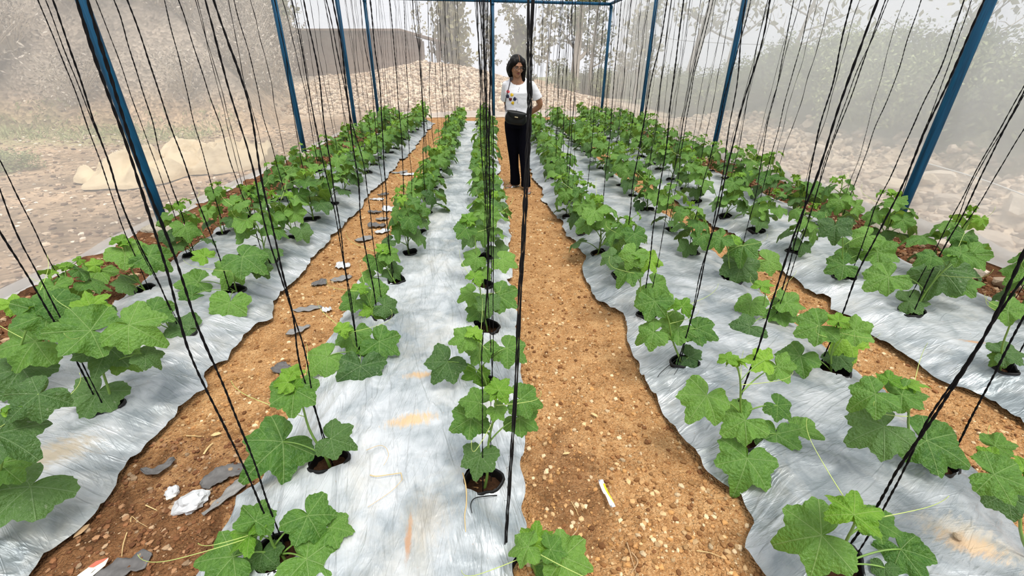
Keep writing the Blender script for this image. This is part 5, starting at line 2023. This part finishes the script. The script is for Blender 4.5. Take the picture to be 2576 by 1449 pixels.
# ---- sandals
def sandal(heel, toe, ends, label):
    h_, t_ = Vector(heel), Vector(toe)
    d = (t_ - h_).normalized()
    s_ = Vector((-d.y, d.x, 0))
    L = (t_ - h_).length * 1.22
    base = h_ - d * .028
    root = thing('sandal', None, None, (0, 0, 0))
    out_ = []
    for k in range(28):
        a = 2 * PI * k / 28
        q = .5 + .56 * math.cos(a)
        wd = .036 + .010 * max(0, q - .4)
        out_.append(base + d * (q * L) + s_ * (math.copysign(abs(math.sin(a)) ** .7, math.sin(a)) * wd))
    for nm, z0, z1, mt, sc in (('sole', -.006, .012, 'sole', 1.0), ('insole', .0115, .0145, 'insole', .93)):
        cen = sum(out_, Vector()) / 28
        V = [(cen + (p - cen) * sc) * 1 + Vector((0, 0, z0 - h_.z)) for p in out_] + [(cen + (p - cen) * sc) + Vector((0, 0, z1 - h_.z)) for p in out_]
        F = [list(range(28))[::-1], [28 + k for k in range(28)]] + [[k, (k + 1) % 28, 28 + (k + 1) % 28, 28 + k] for k in range(28)]
        ob(nm, mesh(V, F, M[mt]), root)
    V, F = [], []
    for i, q in enumerate((.48, .62, .77)):
        for j in range(9):
            a = PI * j / 8
            V.append(base + d * (q * L) + s_ * (.047 * math.cos(a)) + Vector((0, 0, .006 - h_.z + (.056 - .024 * (q - .5) / .27) * math.sin(a))))
    for i in range(2):
        for j in range(8):
            F.append([i * 9 + j, i * 9 + j + 1, (i + 1) * 9 + j + 1, (i + 1) * 9 + j])
    me = mesh(V, F, M['silver'])
    st = ob('sandal_strap', me, root)
    m_ = st.modifiers.new('t', 'SOLIDIFY')
    m_.thickness = .004
    root.parent = woman
    root['label'] = label
    for (p, dd, rt) in ends:
        b = MB()
        ball(b, p + dd * .001, (rt * .55, rt * .55, .002), ICO1)
        ob('toenail', b.mesh(M['nail']), woman)
    return root


sandal(*FL, tl, 'silver-strapped slide on her left foot')
sandal(*FR, tr, 'silver-strapped slide on her right foot')

# ---- handbag on its strap (hangs from her shoulder, in front of her hip)
bag = thing('handbag', 'small black crossbody handbag with a curved flap hanging at the hip of the woman', 'handbag', (PX, PY, 0))
BR_ = Matrix.Rotation(math.radians(9), 3, 'Y')
BC = Vector((-.030, -.150, .925))


def bp(x, y, z):
    return BC + BR_ @ Vector((x, y, z))


def rounded(w, h, t, bottom=.9, n=36, ex=3.2):
    """a soft-cornered slab: front and back outlines with bulged rims"""
    V, F = [], []
    out_ = []
    for k in range(n):
        a = 2 * PI * k / n
        c, s = math.cos(a), math.sin(a)
        x = math.copysign(abs(c) ** (2 / ex), c) * w
        z = math.copysign(abs(s) ** (2 / ex), s) * h
        out_.append((x * (1.0 if z < 0 else bottom + (1 - bottom) * (1 - z / h)), z))
    for (q, y) in [(.0, -t), (.6, -t * .97), (.90, -t * .75), (1, 0), (.90, t * .75), (.6, t * .97), (0, t)]:
        V += [bp(x * q, y, z * q) for x, z in out_]
    for i in range(6):
        for j in range(n):
            F.append([i * n + j, i * n + (j + 1) % n, (i + 1) * n + (j + 1) % n, (i + 1) * n + j])
    return V, F


V, F = rounded(.132, .082, .030)
ob('bag_body', mesh(V, F, M['leather']), bag)
V, F = [], []
n = 24
for j, q in enumerate((0, .25, .5, .75, 1.0)):
    for k in range(n + 1):
        u = k / n * 2 - 1
        top, bot = .084 - .010 * u * u, .084 - .010 * u * u - .092 * (1 - abs(u) ** 2.6) - .004
        z = top + (bot - top) * q
        y = -.034 - .006 * math.sin(PI * min(1, q + .15)) if q > 0 else -.012
        V.append(bp(u * .124, y, z))
for j in range(4):
    for k in range(n):
        F.append([j * (n + 1) + k, (j + 1) * (n + 1) + k, (j + 1) * (n + 1) + k + 1, j * (n + 1) + k + 1])
fl = ob('flap', mesh(V, F, M['leather']), bag)
m_ = fl.modifiers.new('t', 'SOLIDIFY')
m_.thickness = .004
b = MB()
b.add([bp(x, y, z) for x in (-.020, .020) for y in (-.047, -.041) for z in (.010, .020)], [[0, 1, 3, 2], [4, 6, 7, 5], [0, 4, 5, 1], [2, 3, 7, 6], [0, 2, 6, 4], [1, 5, 7, 3]])
tag(ob('clasp', b.mesh(M['gold'], False), fl), 'small gold clasp plate')
b = MB()
sp_ = [bp(-.128, -.005, .055)] + [on_shirt(x, z, .006) for x, z in [(-.150, 1.06), (-.148, 1.13), (-.132, 1.20), (-.112, 1.27), (-.098, 1.325)]] + [Vector((-.096, .03, 1.368)), Vector((-.085, .10, 1.30)), Vector((-.13, .135, 1.15)), Vector((-.155, .11, 1.02)), bp(-.126, .012, .055)]
b.tube(spline(sp_, 60), .0055, 8, flat=.5)
tag(ob('strap', b.mesh(M['strap']), bag), 'thin dark shoulder strap')

# ------------------------------------------------------------------ litter on the path
PATH_DIR = 0


def scrap(u, v, L, W, rot, mat, label, name='plastic_scrap', shape=0, lift=.022, seed=0, cat='plastic scrap'):
    """a torn piece of thick film with a curled edge"""
    p = ground_at(u, v, .02)
    r = np.random.default_rng(400 + seed)
    n, m_ = 26, 7
    V, F, = [], []
    ph = r.uniform(0, 6.28, 4)
    for i in range(n):
        t = i / (n - 1) * 2 - 1
        if shape == 0:      # lens shaped
            w0 = W * (1 - abs(t) ** 2.2) * (1 + .08 * math.sin(7 * t + ph[0]))
            off = .25 * W * math.sin(2 * t)
        elif shape == 1:    # crescent
            w0 = W * (1 - abs(t) ** 3) * .62
            off = W * 1.1 * t * t
        elif shape == 2:    # wedge
            w0 = W * (.15 + .85 * (t + 1) / 2) * (1 - max(0, t - .85) * 3)
            off = 0
        else:               # ragged slab
            w0 = W * (1 - abs(t) ** 8 * .8) * (1 + .15 * math.sin(9 * t + ph[0]) + .08 * math.sin(23 * t + ph[1]))
            off = .1 * W * math.sin(4 * t + ph[2])
        for j in range(m_):
            s = j / (m_ - 1) * 2 - 1
            z = lift * (.25 * abs(s) ** 2 + .5 * (.5 + .5 * math.sin(2.6 * t + ph[3])) * (s + 1) / 2) + .004 * math.sin(9 * t + 5 * s + ph[1])
            V.append((t * L, off + s * w0, z))
    for i in range(n - 1):
        for j in range(m_ - 1):
            a = i * m_ + j
            F.append([a, a + m_, a + m_ + 1, a + 1])
    o = ob(name, mesh(V, F, M[mat]), loc=(p[0], p[1], max(.008, float(ground_z(p[0], p[1]))) + .006), rot=(0, 0, math.radians(rot)))
    md = o.modifiers.new('t', 'SOLIDIFY')
    md.thickness = .0025
    return tag(o, label, cat, 'plastic scraps on the path beside the tarp-side bed')


scrap(395, 1183, .058, .030, 25, 'scrap_dark', 'curved dark crescent of plastic by the film edge near the crumpled silver scrap', shape=1, lift=.03, seed=1)
scrap(560, 1195, .075, .034, 38, 'scrap_dark', 'broad dark ragged scrap right behind the crumpled silver scrap', shape=3, lift=.03, seed=2)
scrap(562, 1250, .080, .030, 62, 'scrap_grey', 'long grey wedge of plastic under the dark ragged scrap', shape=2, lift=.012, seed=3)
scrap(300, 1432, .085, .035, 35, 'scrap_dark', 'long dark scrap at the very near end of the path', shape=3, lift=.02, seed=4)
scrap(772, 775, .095, .034, 5, 'scrap_grey', 'long grey lens-shaped scrap across the middle of the path', shape=0, lift=.012, seed=5)
scrap(822, 779, .030, .022, 40, 'scrap_pale', 'little pale crumpled scrap at the tip of the long lens-shaped one', shape=3, lift=.03, seed=6)
scrap(750, 829, .075, .030, 38, 'scrap_grey', 'grey leaf-shaped scrap nearer than the long lens-shaped one', shape=0, lift=.02, seed=7)
scrap(803, 712, .055, .035, 10, 'scrap_dark', 'black folded scrap close to the film edge', shape=3, lift=.035, seed=8)
scrap(858, 699, .080, .045, 12, 'scrap_grey', 'flat grey scrap with a pointed end past the black folded one', shape=0, lift=.012, seed=9)
scrap(862, 668, .060, .045, -10, 'scrap_pale', 'whitish scrap just beyond the flat grey pointed one', shape=3, lift=.03, seed=10)
scrap(706, 925, .040, .045, 60, 'scrap_dark', 'grey-brown round scrap beside the bright young leaf tip', shape=3, lift=.02, seed=11)
scrap(916, 600, .085, .055, 10, 'scrap_grey', 'dark half-moon scrap, nearest of the far cluster', shape=0, lift=.02, seed=12)
scrap(962, 580, .075, .055, 5, 'scrap_pale', 'white oval scrap beside the row of leaves in the far cluster', shape=0, lift=.012, seed=13)
scrap(948, 567, .090, .040, 8, 'scrap_dark', 'dark twisted scrap behind the white oval one', shape=3, lift=.04, seed=14)
scrap(962, 549, .070, .040, 5, 'scrap_grey', 'grey pointed scrap in the middle of the far cluster', shape=0, lift=.012, seed=15)
scrap(943, 532, .080, .035, -10, 'scrap_dark', 'black flat scrap left of the crumpled white one in the far cluster', shape=0, lift=.02, seed=16)
scrap(980, 527, .080, .07, 20, 'scrap_pale', 'crumpled white scrap in the far cluster', shape=3, lift=.05, seed=17)
scrap(947, 500, .085, .05, 0, 'scrap_pale', 'pale scrap close to the film edge, beyond the far cluster', shape=2, lift=.012, seed=18)
scrap(965, 490, .070, .03, 20, 'scrap_dark', 'small dark curled scrap next to the pale one beyond the far cluster', shape=1, lift=.04, seed=19)
scrap(1030, 437, .14, .06, 0, 'scrap_pale', 'bright white scrap farthest up the path', shape=0, lift=.012, seed=20)
scrap(1005, 434, .12, .05, 10, 'scrap_grey', 'grey scrap next to the bright white one farthest up the path', shape=0, lift=.04, seed=21)
# the crumpled silver piece
p = ground_at(478, 1262, .03)
V = ICO3[0].copy()
nn = np.array([mnoise.noise(Vector(v) * 2.1 + Vector((5, 1, 2))) + .5 * abs(mnoise.noise(Vector(v) * 5.3)) for v in V])
V = V * (1 + .35 * nn)[:, None] * [.058, .040, .026]
o = ob('plastic_scrap', mesh(V, ICO3[1], M['scrap_pale'], False), loc=(p[0], p[1], .026), rot=(.1, -.15, .45))
tag(o, 'crumpled silver plastic scrap, largest bright one near the film edge', 'plastic scrap', 'plastic scraps on the path beside the tarp-side bed')
p = ground_at(433, 1237, .02)
V = ICO3[0].copy()
nn = np.array([mnoise.noise(Vector(v) * 2.6 + Vector((1, 7, 2))) for v in V])
V = V * (1 + .35 * nn)[:, None] * [.022, .028, .014]
o = ob('plastic_scrap', mesh(V, ICO3[1], M['scrap_pale'], False), loc=(p[0], p[1], .018), rot=(.1, .2, .3))
tag(o, 'smaller silver and grey scrap left of the crumpled silver one', 'plastic scrap', 'plastic scraps on the path beside the tarp-side bed')
p = ground_at(430, 1251, .03)
b = MB()
b.box((0, 0, 0), (.030, .010, .002))
o = ob('wood_chip', b.mesh(M['cream'], False), loc=(p[0], p[1], .030), rot=(.2, .15, .75))
tag(o, 'small cream wood chip leaning on the smaller silver scrap', 'wood chip')
# cream plastic piece with a faded red corner
p = ground_at(235, 1440, .02)
cp = thing('wrapper', 'torn cream wrapper with a faded red corner at the near end of the path', 'wrapper', (p[0], p[1], .022), math.radians(52))
ob('sheet', mesh([(-.06, -.017, 0), (-.02, -.022, .004), (.03, -.016, .010), (.045, .0, .014), (.018, .016, .016), (-.03, .020, .008), (-.07, .010, .0)], [[0, 1, 5, 6], [1, 2, 4, 5], [2, 3, 4]], M['cream'], False), cp)
ob('printed_corner', mesh([(.006, .003, .0150), (.030, .0, .0150), (.046, .001, .0165), (.018, .0165, .0180), (-.004, .016, .0165)], [[0, 1, 2, 3, 4]], M['rust_red'], False), cp)

# stick-shaped wrapper on the centre path
A, B_ = ground_at(1510, 1213, .02), ground_at(1541, 1284, .02)
d = B_ - A
L = np.hypot(d[0], d[1])
wr = thing('wrapper', 'narrow white and yellow paper wrapper lying on the centre path', 'wrapper', ((A[0] + B_[0]) / 2, (A[1] + B_[1]) / 2, .030), math.atan2(d[1], d[0]))
h_ = L / 2


def strip(pts_top, pts_bot, z0, mat, name, parent):
    n = len(pts_top)
    V = [(x * h_, y, z0 + .004 * math.sin(2.5 * x) + .006 * abs(x)) for x, y in pts_top] + [(x * h_, y, z0 + .004 * math.sin(2.5 * x) + .006 * abs(x)) for x, y in pts_bot]
    F = [[i, i + 1, n + i + 1, n + i] for i in range(n - 1)]
    o_ = ob(name, mesh(V, F, M[mat]), parent)
    s_ = o_.modifiers.new('t', 'SOLIDIFY')
    s_.thickness = .0012
    s_.offset = -1
    return o_


xs_ = [-1, -.8, -.55, -.3, -.05, .0, .2, .5, .8, 1]
strip([(x, .0095) for x in xs_], [(x, y) for x, y in zip(xs_, [-.009, -.011, -.011, -.011, -.010, -.006, -.007, -.009, -.010, -.008])], 0, 'paper', 'paper_sleeve', wr)
strip([(-.72, .0098), (-.4, .0098), (0, .0098), (.4, .0098), (.75, .0098)], [(-.72, .0035), (-.4, .002), (0, .004), (.4, .006), (.75, .0092)], .0012, 'yellow_print', 'yellow_band', wr)
strip([(-1.0, -.0035), (-.9, -.0035)], [(-1.0, -.009), (-.9, -.0105)], .0012, 'grey_mark', 'grey_corner', wr)
strip([(.9, -.0035), (1.0, -.0035)], [(.9, -.0105), (1.0, -.008)], .0012, 'grey_mark', 'grey_corner', wr)


def straw(pix, r, label, mat='straw', z=.012, name='dry_straw', cat='straw'):
    pts = []
    for (u, v) in pix:
        p = ground_at(u, v, .1)
        b_ = bed_at(p[0], p[1])
        if b_ is None:
            p = ground_at(u, v, .015)
            pts.append(Vector((p[0], p[1], float(ground_z(p[0], p[1])) + .012)))
        else:
            pts.append(Vector((p[0], p[1], film_z(p[0], p[1]) + z)))
    m_ = MB()
    m_.tube(spline(pts, 26), [r * (1 - .5 * i / 26) for i in range(26)], 5, flat=.6)
    tag(ob(name, m_.mesh(M[mat])), label, cat, 'dry straws and twigs')


straw([(925, 1150), (955, 1138), (972, 1142), (980, 1158), (977, 1172), (968, 1188)], .0013, 'curled dry straw on the clay-smeared film below the orange stain', z=.026)
straw([(934, 1211), (950, 1214), (985, 1209), (1009, 1205), (1011, 1206), (1014, 1220), (1013, 1223), (985, 1252), (928, 1290)], .0024, 'bent straw blade lying at an angle below the curled straw', z=.024)
straw([(1165, 1205), (1173, 1240), (1174, 1280), (1170, 1310), (1172, 1350)], .0030, 'straight dry straw hanging from the hole of the nearest full plant', z=.030)
straw([(320, 1340), (310, 1370), (306, 1400)], .0022, 'short pale straw standing out from the dark soil near the film edge', 'straw')
straw([(330, 1315), (332, 1300), (350, 1315), (372, 1328)], .0015, 'thin curled straw left below the crumpled silver scrap', 'straw')
straw([(366, 1270), (395, 1284)], .0028, 'short thick straw beside the crumpled silver scrap', 'straw')
straw([(470, 1100), (508, 1099)], .0030, 'flat straw piece on the path above the curved dark crescent', 'straw')
straw([(512, 1142), (525, 1128), (537, 1117)], .0050, 'pale split stalk lying right of the curved dark crescent', 'straw')
straw([(1578, 1360), (1590, 1400), (1600, 1440)], .0026, 'thin pale twig on the centre path near the nearest leaves', 'twig')
straw([(1590, 1385), (1605, 1410), (1588, 1440)], .003, 'bent grey twig crossing the centre path at the near end', 'twig')
straw([(1440, 1345), (1452, 1330), (1456, 1318)], .003, 'short brown twig by a pebble on the dark side of the centre path', 'twig')
straw([(1755, 1378), (1790, 1385), (1825, 1405)], .0022, 'curved straw at the foot of the ragged film edge', 'straw')
straw([(1437, 1263), (1450, 1285), (1455, 1295)], .0015, 'fine straw left of the white and yellow wrapper', 'straw')
straw([(1250, 1238), (1225, 1248), (1195, 1262), (1185, 1280), (1188, 1300)], .0026, 'black plastic tie trailing from the hole of the nearest full plant', 'bag', .028, 'bag_tie', 'tie')
straw([(1712, 905), (1665, 925), (1660, 940), (1690, 945), (1715, 915)], .0022, 'black looped tie beside the third plant hole of the ragged film', 'bag', .026, 'bag_tie', 'tie')

# dry leaves on the soil
for k, (u, v, s, lb) in enumerate([(545, 1096, .022, 'pale dry leaf on the path above the split stalk'), (205, 1335, .028, 'orange-tan dry leaf by the film edge near the front'), (1495, 1045, .022, 'long cream wood flake on the centre path'),
                                   (1425, 1142, .018, 'narrow brown dry leaf on the dark side of the centre path')]):
    p = ground_at(u, v, .015)
    o = ob('dry_leaf', mesh([(-1, 0, 0), (-.3, -.42, .1), (.5, -.35, .15), (1, .05, .05), (.4, .4, .2), (-.4, .38, .12), (0, 0, .22)], [[0, 1, 6], [1, 2, 6], [2, 3, 6], [3, 4, 6], [4, 5, 6], [5, 0, 6]], M['straw' if k != 1 else 'twig'], False),
           loc=(p[0], p[1], float(ground_z(p[0], p[1])) + .014), rot=(.1, .05, .3 + k), sc=s)
    tag(o, lb, 'dry leaf')

bpy.context.view_layer.update()
